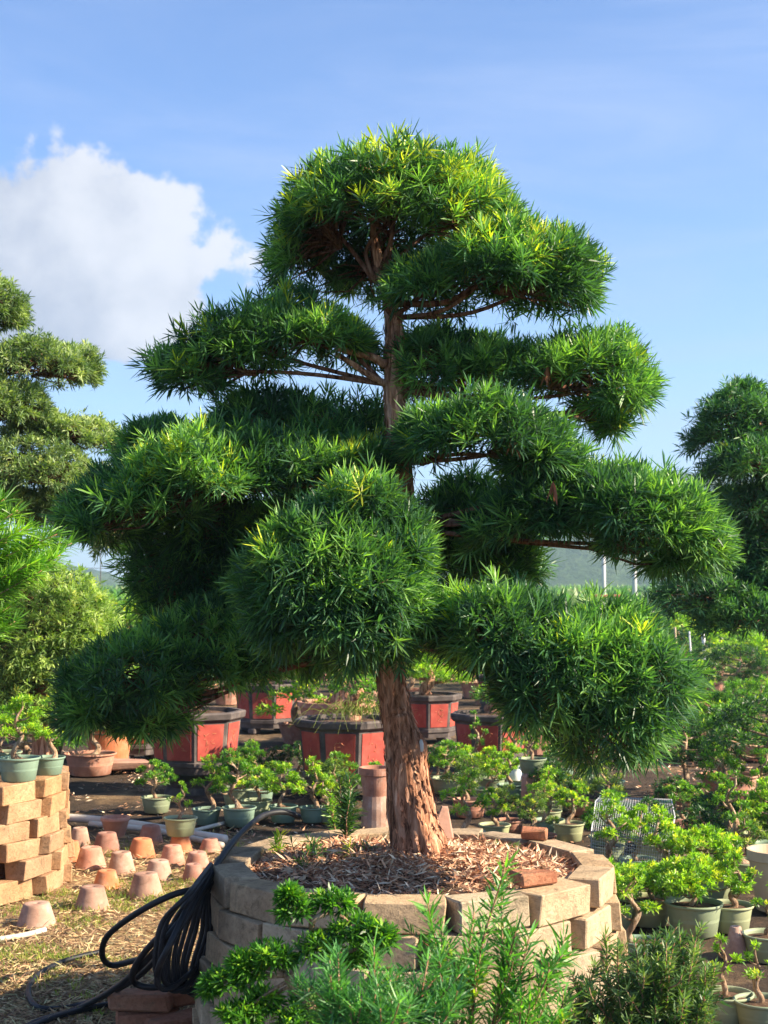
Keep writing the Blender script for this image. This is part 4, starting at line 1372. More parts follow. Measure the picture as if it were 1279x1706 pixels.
red_at('octagonal red pot with dark frame, leftmost of the large ones, shaded by the big tree', 326, 1183, 11.0, 155, 0.10, (DARK, 0.5, 6, 'leaf_small'), 3)
red_at('small far octagonal red pot with dark frame, behind and between the two large left ones', 445, 1157, 15.5, 112, 0.30, (MIDG, 0.5, 9, 'leaf_small'), 4)
red_at('octagonal red pot with trailing grass, directly left of the big trunk', 578, 1196, 10.6, 168, 0.27, (MIDG, 0.25, 2, 'leaf_small'), 5)
red_at('octagonal red pot with dark sunlit edge just right of the big trunk, bushy bright crown', 712, 1165, 14.5, 108, 0.0, (LIME, 0.45, 9, 'leaf_small'), 6)
red_at('octagonal red pot with thick grey rim right of the trunk under the lower right pad', 817, 1187, 12.2, 128, 0.2, (MIDG, 0.15, 2, 'leaf_small'), 7)
red_at('distant red pot with dark rim seen above the thick rimmed one', 835, 1146, 18.0, 84, 0.3, (MIDG, 0.5, 7, 'leaf_small'), 8)
red_at('dark red pot half hidden left of the leftmost large one', 232, 1192, 13.0, 110, 0.4, (LIME, 0.4, 6, 'leaf_small'), 9)

def pot_grass():
    r = np.random.default_rng(12); c = np.array(P(590, 1190, 10.25)); n = 90
    b = c + r.normal(0, 1, (n, 3)) * [0.09, 0.05, 0.01]
    d = np.stack([r.normal(0, 0.8, n), r.normal(-0.5, 0.5, n), np.ones(n) * 0.7], 1)
    mb = MB()
    for i in range(n):
        dd = d[i] / np.linalg.norm(d[i]); L = r.uniform(0.12, 0.38)
        tube(mb, catmull([b[i] - c, b[i] - c + dd * L * 0.5, b[i] - c + dd * L * np.array([1, 1, 0.4]) + [0, 0, -0.6 * L * L * 2]], 4), np.linspace(0.003, 0.0008, 9), 3, tint=np.array([0.35, 0.4, 0.12]) * r.uniform(0.5, 1.1))
    tag(mb.obj('grass_tuft', M['grass'], loc=tuple(c)), 'long wispy grass tuft trailing over the red pot left of the trunk', 'grass tuft')


pot_grass()
# large round clay tubs
def round_tub(label, px, rim_y, Y, Wpx, Hm, mat, crown=None, seed=1, flare=0.75):
    W = Wpx * S(Y); rim = P(px, rim_y, Y); R = W / 2
    zb = max(0.0, rim.z - Hm)
    t = thing('tub_tree', label, 'potted tree', (rim.x, Y, zb))
    mb = MB(); lathe(mb, [(R * flare, 0), (R * 0.93, Hm - 0.05), (R * 1.0, Hm - 0.045), (R * 1.0, Hm), (R * 0.9, Hm), (R * 0.86, Hm - 0.06)], 40)
    mb.obj('pot', M[mat], t, smooth=False)
    sb = MB(); lathe(sb, [(R * 0.9, Hm - 0.05), (0.001, Hm - 0.02)], 20); sb.obj('soil', M['soil'], t, smooth=True)
    if crown:
        pal, ht, npad, sp = crown
        r = np.random.default_rng(seed); tb, fb = MB(), MB()
        pts = [np.array([0, 0, Hm - 0.05]), np.array([0.06, 0, Hm + ht * 0.3]), np.array([-0.05, 0.03, Hm + ht * 0.65]), np.array([0.03, 0, Hm + ht])]
        cc = catmull(pts, 8); tube(tb, cc, np.linspace(0.08, 0.02, len(cc)), 12)
        for k in range(npad):
            f = 0.35 + 0.65 * (k + 1) / npad; i = int(f * (len(cc) - 1)); a = k * 2.4
            c = cc[i] + np.array([math.cos(a), math.sin(a), 0]) * sp * (1.2 - f) + np.array([0, 0, 0.05])
            tube(tb, np.array([cc[i], (cc[i] + c) / 2, c]), [0.02, 0.014, 0.008], 6)
            tuft_blob(fb, c, (0.2, 0.2, 0.1), 150, 0.035, 0.012, 8, pal, r, new=0.15)
        tb.obj('trunk', M['bark'], t, smooth=True); fb.obj('foliage', M['leaf_small'], t)
    return t


round_tub('big brown clay tub with a thick leaning trunk behind the trailing grass pot', 560, 1168, 14.0, 130, 0.4, 'terracotta', (MIDG, 0.6, 9, 0.5), 2)
round_tub('round reddish clay tub under the lowest left pad, on a pale slab', 182, 1205, 12.6, 82, 0.33, 'terracotta_orange', (MIDG, 0.4, 5, 0.3), 3)
round_tub('tall narrow clay vase with flared lip left of the trunk', 627, 1278, 9.3, 58, 0.2, 'terracotta', None, 4, 0.72)
vb = MB(); q = P(627, 1330, 9.3); lathe(vb, [(0.10, 0.0), (0.095, 0.12), (0.085, 0.2), (0.001, 0.2)], 20)
bpy.data.objects['tub_tree.002'].name = 'clay_vase'
bpy.data.objects['clay_vase']['category'] = 'vase'
tag(vb.obj('upturned_pot', M['terracotta_stain'], smooth=False, loc=(q.x, 9.3, 0.0)), 'dull grey upturned pot under the flared clay vase', 'clay pot')

# pale slab under the red tub, pot on the far right etc.
loose_block('stone_slab', 'pale weathered stone slab lying under the reddish tub on the left', 'slab', (P(190, 1265, 12.2).x, 12.2, 0.0), (0.55, 0.5, 0.08), (0, 0, 0.2), M['stone'], 60, 0.02)


def rect_planter(label, px, rim_y, Y, wpx, H, D, mat, rz=0.0):
    W = wpx * S(Y); rim = P(px, rim_y, Y); z0 = max(0, rim.z - H)
    t = thing('trough_pot', label, 'pot', (rim.x, Y, z0), rz)
    mb = MB(); th = 0.02
    for (c, s) in [((0, -D / 2, H / 2), (W, th, H)), ((0, D / 2, H / 2), (W, th, H)), ((-W / 2, 0, H / 2), (th, D - th, H)), ((W / 2, 0, H / 2), (th, D - th, H))]:
        boxv(mb, c, s, ch=0.004)
    for (c, s) in [((0, -D / 2 - 0.006, H - 0.02), (W + 0.05, th, 0.035)), ((0, D / 2 + 0.006, H - 0.02), (W + 0.05, th, 0.035))]:
        boxv(mb, c, s, ch=0.004)
    mb.obj('pot', M[mat], t)
    sb = MB(); boxv(sb, (0, 0, H / 2 - 0.02), (W - th * 1.2, D - th * 1.2, H - 0.03), ch=0.004); sb.obj('soil', M['soil'], t)
    return t


rect_planter('long terracotta trough behind the wire mesh cage', 1148, 1378, 8.6, 62, 0.14, 0.2, 'terracotta')
rect_planter('cream rectangular pot among the lime bonsai', 1145, 1408, 8.0, 58, 0.15, 0.18, 'cream_pot')
rect_planter('long low terracotta trough at the right edge under the crooked trunk', 1262, 1358, 8.9, 70, 0.14, 0.2, 'terracotta')
o = round_tub('large tan round pot cut by the right edge of the photo', 1296, 1466, 6.9, 100, 0.28, 'cream_pot', None, 5, 0.7); o.name = 'round_pot'; o['category'] = 'pot'
# upturned clay cone at lower right
mb = MB(); flower_pot(mb, 0.055, 0.13, 0.42)
g = G(1229, 1600); tag(mb.obj('clay_pot', M['terracotta_stain'], smooth=True, loc=(g.x, g.y + 0.03, 0)), 'narrow upturned clay pot between the green pots at the lower right', 'clay pot')

# ------------------------------------------------------------------ wire mesh cage, white sheet, bag, pipes
def wire_cage():
    t = thing('wire_cage', 'galvanised wire mesh cage lying collapsed among the bonsai right of the planter', 'cage', tuple(G(1050, 1425)))
    O = np.array(t.location)
    Yc = 7.9
    def sheet(A, B, C, D, nu, nv, nm):
        A, B, C, D = [np.array(P(*q)) - O for q in (A, B, C, D)]
        mb = MB()
        for i in range(nu + 1):
            f = i / nu; a = A * (1 - f) + B * f; b = D * (1 - f) + C * f
            w = 0.0012 if 0 < i < nu else 0.004
            tube(mb, np.array([a, (a + b) / 2 + [0, 0, -0.004], b]), w, 3, cap=False)
        for j in range(nv + 1):
            f = j / nv; a = A * (1 - f) + D * f; b = B * (1 - f) + C * f
            w = 0.0012 if 0 < j < nv else 0.004
            tube(mb, np.array([a, (a + b) / 2 + [0, 0, -0.004], b]), w, 3, cap=False)
        mb.obj(nm, M['wire'], t)
    sheet((992, 1335, 7.9), (1124, 1360, 7.7), (1116, 1405, 7.4), (985, 1385, 7.6), 36, 14, 'mesh_panel')
    sheet((1000, 1326, 8.4), (1118, 1332, 8.5), (1124, 1360, 7.7), (992, 1335, 7.9), 30, 14, 'mesh_panel')
    sheet((985, 1385, 7.6), (1116, 1405, 7.4), (1110, 1450, 7.4), (985, 1425, 7.6), 34, 8, 'mesh_panel')


wire_cage()
mb = MB()
A = [P(1178, 1178, 15.5), P(1215, 1176, 15.5), P(1222, 1188, 14.6), P(1205, 1196, 14.3), P(1178, 1196, 14.4)]
V = np.array([list(a) for a in A]); c = V.mean(0)
V2 = V - [0, 0, 0.03]
V = np.concatenate([V, V2])
n = 5
fs = [np.arange(5)[None, ::-1], np.array([[i, (i + 1) % 5, (i + 1) % 5 + 5, i + 5] for i in range(5)])]
tag(mb.add(V - c, fs).obj('plastic_sheet', M['white'], loc=tuple(c)), 'white sheet lying over the low plants at the right', 'sheet')

# translucent bag by the green pot behind planter
mb = MB(); lathe(mb, [(0.05, 0), (0.085, 0.03), (0.075, 0.10), (0.045, 0.15), (0.02, 0.17), (0.03, 0.20)], 18)
V = mb.v[0]; V[:, :2] *= (1 + (vnoise(V, 30, 3) - 0.5) * 0.5)[:, None]
g = G(862, 1318); tag(mb.obj('plastic_bag', M['white'], smooth=True, loc=(g.x, g.y, 0)), 'crumpled whitish plastic bag standing behind the planter', 'bag')
g = P(887, 1288, 9.8); 
put('sparse', (g.x, 9.8, max(0.1, g.z)), 1.0, 0.95, 'nearly bare bonsai in a pale green pot on a reddish clay block behind the planter')
loose_block('clay_block', 'reddish clay block under the pale green pot behind the planter', 'block', (g.x, 9.8, 0), (0.16, 0.14, max(0.1, g.z)), (0, 0, 0.2), M['stone'], 61, 0.006)


def tube_thing(name, label, cat, pts, rad, mat, seg=12, per=10):
    mb = MB(); c = catmull([np.array(p) for p in pts], per)
    o0 = c[0].copy()
    tube(mb, c - o0, rad, seg)
    return tag(mb.obj(name, M[mat], smooth=True, loc=tuple(o0)), label, cat)


def Gp(px, py, z): return np.array(G(px, py, z))


tube_thing('pvc_pipe', 'thick white pipe running behind the upturned clay pots towards the planter', 'pipe', [Gp(90, 1361, 0.03), Gp(200, 1370, 0.03), Gp(375, 1398, 0.03)], 0.026, 'pvc')
tube_thing('pvc_pipe', 'second thinner white pipe lying in front of the thick one', 'pipe', [Gp(150, 1372, 0.02), Gp(260, 1384, 0.02), Gp(370, 1408, 0.02)], 0.018, 'pvc')
tube_thing('pvc_pipe', 'short thin white pipe slanting away behind the pale green pot', 'pipe', [Gp(322, 1384, 0.02), Gp(374, 1371, 0.02)], 0.012, 'pvc')
tube_thing('pvc_pipe', 'white pipe end half buried in litter near the front left pot', 'pipe', [Gp(-10, 1566, 0.012), Gp(40, 1558, 0.012), Gp(75, 1549, 0.012)], 0.012, 'pvc')
tube_thing('water_hose', 'thin blue black hose along the ground behind the white pipe', 'hose', [Gp(118, 1362, 0.02), Gp(160, 1360, 0.05), Gp(215, 1366, 0.02), Gp(270, 1362, 0.03)], 0.01, 'hose')


def hoses():
    t = thing('hose_coil', 'black rubber hose coil hanging against the left side of the block planter', 'hose', (PL_X - 0.83, PL_Y - 0.2, 0))
    O = np.array(t.location)
    for k in range(11):
        f = k / 10.0
        xl = 336 - 78 * f + rng.normal(0, 1.2)
        yt = 1440 + 26 * (1 - f) + rng.normal(0, 3); yb = 1662 - 16 * f + rng.normal(0, 2)
        Yk = 4.86 - 0.34 * f
        q = [P(358 - 8 * f, yt, 4.84), P(347 - 34 * f, yt + 38 + 8 * f, Yk), P(xl + 16 - 4 * f, yt + 92, Yk), P(xl, yt + 145, Yk), P(xl - 2 + 4 * f, yb - 22, Yk + 0.01), P(xl + 12, yb, Yk + 0.04), P(xl + 30 + 8 * f, yb - 10, Yk + 0.12),
             P(345, yb - 60, 4.98), P(362, yt + 60, 5.02)]
        q = [np.array(p) - O for p in q]; q.append(q[0])
        mb = MB(); tube(mb, catmull(q, 8), 0.0078, 10, cap=False)
        mb.obj('hose_loop', M['hose'], t, smooth=True)
    # long loops running out over the ground and up over the planter rim
    def H(pts, nm='hose_run', rad=0.0105):
        mb = MB(); c = catmull([np.array(p) - O for p in pts], 10); tube(mb, c, rad, 10); mb.obj(nm, M['hose'], t, smooth=True)
    rimz = PL_TOP + 0.013
    H([P(500, 1362, 5.50), P(475, 1353, 5.48), P(440, 1358, 5.4), P(405, 1385, 5.2), P(372, 1425, 4.95), P(335, 1485, 4.7), P(290, 1560, 4.55), P(225, 1630, 4.9), Gp(140, 1672, 0.015), Gp(70, 1680, 0.015), Gp(47, 1655, 0.015), Gp(62, 1625, 0.015), Gp(110, 1600, 0.015), Gp(170, 1585, 0.02)])
    H([P(420, 1372, 5.4), P(385, 1405, 5.15), P(355, 1450, 4.85), P(310, 1520, 4.6), P(262, 1580, 4.6), P(200, 1640, 4.9), Gp(130, 1680, 0.015), Gp(60, 1702, 0.015), Gp(20, 1725, 0.015)])
    H([P(345, 1478, 4.75), P(290, 1490, 4.7), P(230, 1520, 4.75), P(180, 1558, 4.9), P(170, 1590, 5.0), P(185, 1608, 5.1), P(225, 1600, 5.0), P(270, 1590, 4.8)])
    H([P(352, 1470, 4.8), P(300, 1530, 4.6), P(255, 1570, 4.6), P(225, 1610, 4.7), P(222, 1635, 4.8), P(250, 1645, 4.8), P(300, 1640, 4.7)])
    H([Gp(300, 1665, 0.02), Gp(240, 1668, 0.02), Gp(170, 1675, 0.02), Gp(90, 1695, 0.02), Gp(30, 1720, 0.02)])
    H([P(352, 1445, 4.85), P(318, 1500, 4.62), P(290, 1560, 4.5), P(265, 1610, 4.5), P(262, 1640, 4.6)])


hoses()

# weathered red bricks under the coil
for k, (px, py, rz, zz, lab) in enumerate([(245, 1712, 0.15, 0.0, 'weathered red brick under the hose coil, left one of the front pair'),
                                          (297, 1722, 0.7, 0.0, 'weathered red brick under the hose coil, right one of the front pair'),
                                          (238, 1680, -0.1, 0.062, 'red brick lying on top at the left below the hose coil'),
                                          (300, 1672, 0.55, 0.062, 'red brick lying on top at the right between hose coil and planter')]):
    g = G(px, py, zz)
    loose_block('red_brick', lab, 'brick', (g.x, g.y, zz), (0.21, 0.105, 0.06), (0, 0, rz), M['red_brick'], 70 + k, 0.004)

# ------------------------------------------------------------------ seedlings in the planter
def seedling(px, py, hpx, nshoot, label, L=0.05, W=0.0055, seed=0, pal=MIDG, spreadpx=20, Y=None, nl=16):
    z = soil_z + 0.02
    g = np.array(G(px, py, z)); r = np.random.default_rng(seed)
    t = thing('seedling', label, 'seedling', tuple(g))
    sb, fb = MB(), MB()
    sc = S(g[1])
    global GREENS
    for k in range(nshoot):
        h = hpx * sc * r.uniform(0.45, 1.0) if k else hpx * sc
        tip = np.array([r.normal(0, spreadpx * sc * 0.6), r.normal(0, spreadpx * sc * 0.6), h])
        mid = tip * 0.5 + np.array([r.normal(0, 0.006), r.normal(0, 0.006), 0])
        c = catmull([np.array([0, 0, -0.01]), mid, tip], 6)
        tube(sb, c, np.linspace(0.0028, 0.0012, len(c)), 5)
        old = GREENS; GREENS = pal
        m = max(2, int(h / 0.035))
        idx = np.linspace(len(c) * 0.35, len(c) - 1, m).astype(int)
        p = c[idx]; a = unit(np.gradient(c, axis=0))[idx]
        T = tints(len(p), np.ones(len(p)) * 0.6, r, 0.15); GREENS = old
        rosettes(fb, p, a, nl, L, W, T, stem=0.035, ang=(30, 80), fine=True, r=r)
    sb.obj('stem', M['bark'], t, smooth=True); fb.obj('foliage', M['leaf'], t)
    return t


seedling(577, 1398, 100, 8, 'tallest dark green seedling standing in the planter left of the trunk', seed=1, spreadpx=22, pal=DARK)
seedling(560, 1385, 60, 4, 'smaller dark seedling beside the tallest one in the planter', seed=9, spreadpx=20, pal=MIDG, L=0.04)
seedling(465, 1418, 28, 3, 'yellowish seedling at the left edge of the mulch', seed=2, L=0.04, pal=LIME)
seedling(502, 1448, 48, 4, 'feathery light green seedling near the front left rim', seed=3, L=0.035, W=0.004, pal=MIDG)
seedling(520, 1425, 28, 3, 'small seedling right behind the feathery one', seed=4, L=0.035, pal=MIDG)
seedling(592, 1440, 34, 3, 'pale spiky seedling in front of the flat stone', seed=5, L=0.045, W=0.004, pal=LIME)
seedling(645, 1440, 10, 3, 'tiny round leaved weed in the mulch below the trunk', seed=6, L=0.016, W=0.01, pal=LIME)
seedling(735, 1425, 12, 2, 'tiny bright weed right of the trunk base', seed=7, L=0.018, W=0.008, pal=LIME)
seedling(845, 1412, 10, 2, 'small weed on the bare mulch at the right of the planter', seed=8, L=0.02, W=0.006, pal=OLIVE)
g = np.array(G(662, 1424, soil_z + 0.02))
mb = MB(); tube(mb, catmull([np.array([0, 0, -0.02]), np.array([0.0, 0, 0.05]), np.array([-0.002, 0, 0.062]), np.array([-0.012, 0, 0.064]), np.array([-0.014, 0, 0.05])], 6), 0.0025, 6)
tag(mb.obj('wire_hook', M['white'], smooth=True, loc=tuple(g)), 'small white wire hook stuck in the mulch before the trunk', 'hook')

# grass and litter on the left ground
def left_ground(n, r):
    px = r.uniform(-60, 420, n); py = 1372 + (r.uniform(0, 1, n) ** 0.8) * 350
    X = []
    for a, b in zip(px, py):
        g = G(a, b); X.append((g.x, g.y, 0.004))
    return np.array(X)


def keep_dry(n, r):
    p = left_ground(n, r)
    k = fbm(p, 2.2, 3, 5) + r.normal(0, 0.08, len(p)) > 0.36
    k |= r.uniform(0, 1, len(p)) < 0.35
    return p[k]


litter('dry_leaf_litter', 30000, keep_dry, None, L=(0.02, 0.075), W=(0.003, 0.008), seed=8, tilt=0.25,
       cols=[(0.50, 0.33, 0.17), (0.36, 0.22, 0.12), (0.6, 0.45, 0.25), (0.22, 0.13, 0.08), (0.45, 0.40, 0.2)], label='dry straw coloured leaf litter spread over the ground at the left', cat='litter')


def back_ground(n, r):
    Y = 7 + r.uniform(0, 1, n) ** 0.8 * 7; px = r.uniform(-40, 1320, n)
    p = np.stack([(px - CX) / F_PX * Y, Y, np.full(n, 0.004)], 1)
    return p[fbm(p, 1.6, 3, 12) > 0.45]


litter('brown_leaf_litter', 9000, back_ground, None, L=(0.03, 0.07), W=(0.005, 0.012), seed=18, tilt=0.25, label='brown fallen leaves strewn between the pots behind the planter', cat='litter')


def grass():
    r = np.random.default_rng(6)
    p = left_ground(5200, r)
    k = fbm(p, 1.9, 3, 31) + r.normal(0, 0.03, len(p)) > 0.55
    k &= ~((p[:, 1] < 5.9) & (r.uniform(0, 1, len(p)) < 0.9))
    p = p[k]
    q = np.repeat(p, 6, 0) + r.normal(0, 0.012, (len(p) * 6, 3)) * [1, 1, 0]
    n = len(q)
    d = np.stack([r.normal(0, 0.5, n), r.normal(0, 0.5, n), np.ones(n)], 1)
    T = np.array([(0.16, 0.24, 0.04), (0.25, 0.3, 0.06), (0.09, 0.17, 0.03), (0.38, 0.36, 0.12)])[r.integers(0, 4, n)]
    mb = MB(); leaves(mb, q, d, r.uniform(0.02, 0.05, n), 0.0035, T, 0.5, False, r)
    o = mb.obj('grass', M['grass']); tag(o, 'short patchy grass growing through the litter between the upturned pots', 'grass', kind='stuff')


grass()

# ------------------------------------------------------------------ foreground plants (bottom of the picture)
def foreground_bonsai():
    Y = 3.35
    base = P(540, 2060, Y); gx = base.x
    t = thing('foreground_bonsai', 'bonsai with bright green leaf tufts on crooked branches in front of the block planter', 'bonsai', (gx, Y, 0))
    O = np.array([gx, Y, 0]); r = np.random.default_rng(4)
    mb = MB(); green_pot(mb, 0.14, 0.14); mb.obj('pot', M['green_pot'], t, smooth=True)
    sb = MB(); lathe(sb, [(0.13, 0.12), (0.001, 0.13)], 16); sb.obj('soil', M['soil'], t)
    tb, fb = MB(), MB()
    def Q(px, py, dy=0): return np.array(P(px, py, Y + dy)) - O
    base3 = np.array([0, 0, 0.1])
    trunk = catmull([base3, Q(520, 1800), Q(525, 1730), Q(515, 1672), Q(492, 1645), Q(478, 1625)], 8)
    tube(tb, trunk, np.linspace(0.022, 0.010, len(trunk)), 10)
    up_ = catmull([Q(525, 1720), Q(560, 1655, 0.04), Q(570, 1600, 0.04), Q(528, 1560, 0.03), Q(520, 1535), Q(545, 1520)], 8)
    tube(tb, up_, np.linspace(0.013, 0.006, len(up_)), 8)
    pads = [(488, 1512, 30, 22, 0), (480, 1490, 16, 14, 0), (557, 1500, 34, 17, 0.02), (590, 1548, 38, 24, 0), (628, 1562, 30, 26, -0.03), (600, 1590, 30, 22, 0.05), (528, 1580, 40, 24, 0.0), (454, 1590, 36, 22, 0), (420, 1612, 28, 20, 0),
            (378, 1632, 36, 22, 0), (400, 1600, 18, 12, 0), (440, 1668, 36, 24, 0.03), (400, 1690, 36, 22, 0), (520, 1672, 34, 22, 0.02), (500, 1700, 44, 22, 0), (350, 1645, 16, 14, 0)]
    for (px, py, rx, rz, dy) in pads:
        c = Q(px, py, dy); sc = S(Y)
        tuft_blob(fb, c, (rx * sc, rx * sc * 0.8, rz * sc), 60, 0.026, 0.0052, 11, dict(deep=(0.03, 0.11, 0.02), mid=(0.075, 0.21, 0.025), lit=(0.16, 0.36, 0.035), new=(0.3, 0.5, 0.05)), r, True, new=0.25, zmin=-0.7)
        line = trunk if py > 1585 and px < 500 or py > 1640 else up_
        j = np.argmin(((line - c) ** 2).sum(1))
        m_ = (line[j] + c) / 2 + r.normal(0, 0.006, 3)
        tube(tb, catmull([line[j], m_, c], 4), np.linspace(0.005, 0.0025, 9), 6)
    tb.obj('trunk', M['bark_pale'], t, smooth=True)
    fb.obj('foliage', M['leaf_small'], t)


foreground_bonsai()


def shoot_plant(name, label, Y, base_px, tips, L, W, pal, seed, potR=0.12, nl=10, gap=0.022, leafed=0.55, dyj=0.12, fine=True, bend=0.15, extra=2, ang=(28, 70), root_py=1830):
    b = P(base_px, 1850, Y); r = np.random.default_rng(seed)
    t = thing(name, label, 'shrub', (b.x, Y, 0)); O = np.array([b.x, Y, 0])
    mb = MB(); green_pot(mb, potR, 0.16); mb.obj('pot', M['green_pot'], t, smooth=True)
    sb, fb = MB(), MB()
    fork = np.array(P(base_px, root_py, Y)) - O
    tube(sb, catmull([np.array([0, 0, 0.1]), fork * np.array([0.7, 1, 0.55]), fork], 5), 0.009, 8)
    global GREENS
    for (px, py) in tips:
        tip = np.array(P(px, py, Y + r.uniform(-dyj, dyj))) - O
        mid = fork * 0.45 + tip * 0.55 + r.normal(0, 0.015, 3) + np.array([(tip[0] - fork[0]) * 0.12, 0, -0.01])
        c = catmull([fork, mid, tip], 10)
        tube(sb, c, np.linspace(0.005, 0.0014, len(c)), 5)
        stems = [c]
        for e in range(extra):
            i = int(r.uniform(0.45, 0.85) * (len(c) - 1)); d = unit(tip - fork) + r.normal(0, 0.5, 3)
            ln = r.uniform(0.05, 0.11)
            cc = catmull([c[i], c[i] + d * ln * 0.5, c[i] + unit(d) * ln + np.array([0, 0, 0.02])], 5); stems.append(cc)
            tube(sb, cc, np.linspace(0.0025, 0.001, len(cc)), 4)
        for si, st in enumerate(stems):
            seglen = np.linalg.norm(np.diff(st, axis=0), axis=1).sum()
            lo = 1 - leafed if si == 0 else 0.15
            m = max(3, int(seglen * (1 - lo) / gap))
            u = np.linspace(lo, 1, m) * (len(st) - 1)
            p = np.stack([np.interp(u, range(len(st)), st[:, k]) for k in range(3)], 1)
            a = unit(np.gradient(st, axis=0)); a = np.stack([np.interp(u, range(len(st)), a[:, k]) for k in range(3)], 1)
            old = GREENS; GREENS = pal; T = tints(m, np.ones(m) * 0.4, r, 0.06); GREENS = old
            rosettes(fb, p, a, nl, L * (0.8 + 0.3 * r.uniform()), W, T, stem=gap * 1.2, ang=ang, fine=fine, r=r, bend=bend)
    sb.obj('stem', M['bark'], t, smooth=True); fb.obj('foliage', M['leaf'], t)
    return t


FEATH = dict(deep=(0.045, 0.15, 0.035), mid=(0.09, 0.26, 0.05), lit=(0.17, 0.38, 0.055), new=(0.3, 0.42, 0.05))
shoot_plant('podocarpus_shrub', 'feathery young podocarpus with tall upright shoots in front of the planter', 3.1, 780,
            [(842, 1442), (836, 1480), (790, 1520), (712, 1505), (735, 1545), (882, 1560), (942, 1560), (905, 1620), (850, 1600), (800, 1590), (930, 1690), (870, 1660), (820, 1660), (740, 1650), (770, 1620), (900, 1690), (700, 1690)],
            0.048, 0.0048, FEATH, 3, nl=11, leafed=0.5, gap=0.02, extra=2)
shoot_plant('podocarpus_shrub', 'soft feathery bluish green shrub low in front of the planter, left of the tall shoots', 2.75, 640,
            [(565, 1625), (610, 1640), (650, 1625), (690, 1640), (600, 1680), (655, 1680), (545, 1660), (715, 1690), (690, 1670)],
            0.042, 0.0030, dict(deep=(0.045, 0.15, 0.05), mid=(0.08, 0.24, 0.07), lit=(0.14, 0.34, 0.09), new=(0.2, 0.35, 0.08)), 8, nl=16, leafed=0.7, gap=0.015, extra=5)
NARROW = dict(deep=(0.035, 0.09, 0.035), mid=(0.09, 0.17, 0.055), lit=(0.2, 0.29, 0.10), new=(0.2, 0.26, 0.07))
r_ = np.random.default_rng(77)
tp = []
for k in range(60):
    a = r_.uniform(0, 6.28); q = math.sqrt(r_.uniform(0.05, 1))
    tp.append((1070 + 130 * q * math.cos(a), 1645 + 102 * q * math.sin(a)))
shoot_plant('narrow_leaved_shrub', 'dark dense bush with narrow leaves at the lower right beside the planter', 3.9, 1080, tp, 0.034, 0.0042, NARROW, 5, nl=13, leafed=0.55, extra=3, gap=0.017, ang=(25, 80))

# near bright branch entering at the left edge, tree rooted out of frame
def left_near_tree():
    Y = 4.3
    b = P(-330, 1400, Y)
    t = thing('podocarpus_tree', 'bright green young podocarpus whose branch tips enter at the left edge', 'tree', (b.x, Y, 0)); O = np.array([b.x, Y, 0])
    tb, fb = MB(), MB()
    tr = catmull([np.array([0, 0, -0.02]), np.array([0.03, 0, 0.6]), np.array([-0.02, 0, 1.2]), np.array([0.0, 0, 2.0])], 8)
    tube(tb, tr, np.linspace(0.045, 0.012, len(tr)), 10)
    r = np.random.default_rng(5)
    global GREENS
    pal = dict(deep=(0.08, 0.20, 0.03), mid=(0.15, 0.33, 0.04), lit=(0.25, 0.45, 0.05), new=(0.4, 0.55, 0.06))
    for (px, py) in [(120, 905), (95, 890), (60, 935), (85, 925), (30, 850), (10, 830), (40, 880), (15, 900), (-20, 870), (20, 960), (-10, 940), (18, 1010), (-5, 1030), (-15, 990), (70, 905), (-30, 800), (50, 915), (-40, 1060), (0, 880), (100, 925), (50, 880), (30, 925), (-10, 910), (70, 950), (20, 985), (0, 845), (-20, 830), (25, 1035), (80, 890)]:
        tip = np.array(P(px, py, Y + r.uniform(-0.12, 0.12))) - O
        st = tr[int(np.clip((tip[2] - 0.25) / 2.0, 0.1, 0.95) * (len(tr) - 1))]
        c = catmull([st, (st + tip) / 2 + [0, 0, 0.02], tip], 12); tube(tb, c, np.linspace(0.007, 0.0015, len(c)), 5)
        m = 15; u = np.linspace(0.6, 1, m) * (len(c) - 1)
        p = np.stack([np.interp(u, range(len(c)), c[:, k]) for k in range(3)], 1); a = np.tile(unit(tip - st), (m, 1)) + [0, 0, 0.15]
        old = GREENS; GREENS = pal; T = tints(m, np.ones(m) * 0.5, r, 0.02); GREENS = old
        rosettes(fb, p, a, 20, 0.062, 0.0042, T, stem=0.03, ang=(18, 70), fine=True, r=r)
    tb.obj('trunk', M['bark'], t, smooth=True)
    fb.obj('foliage', M['leaf'], t)


left_near_tree()

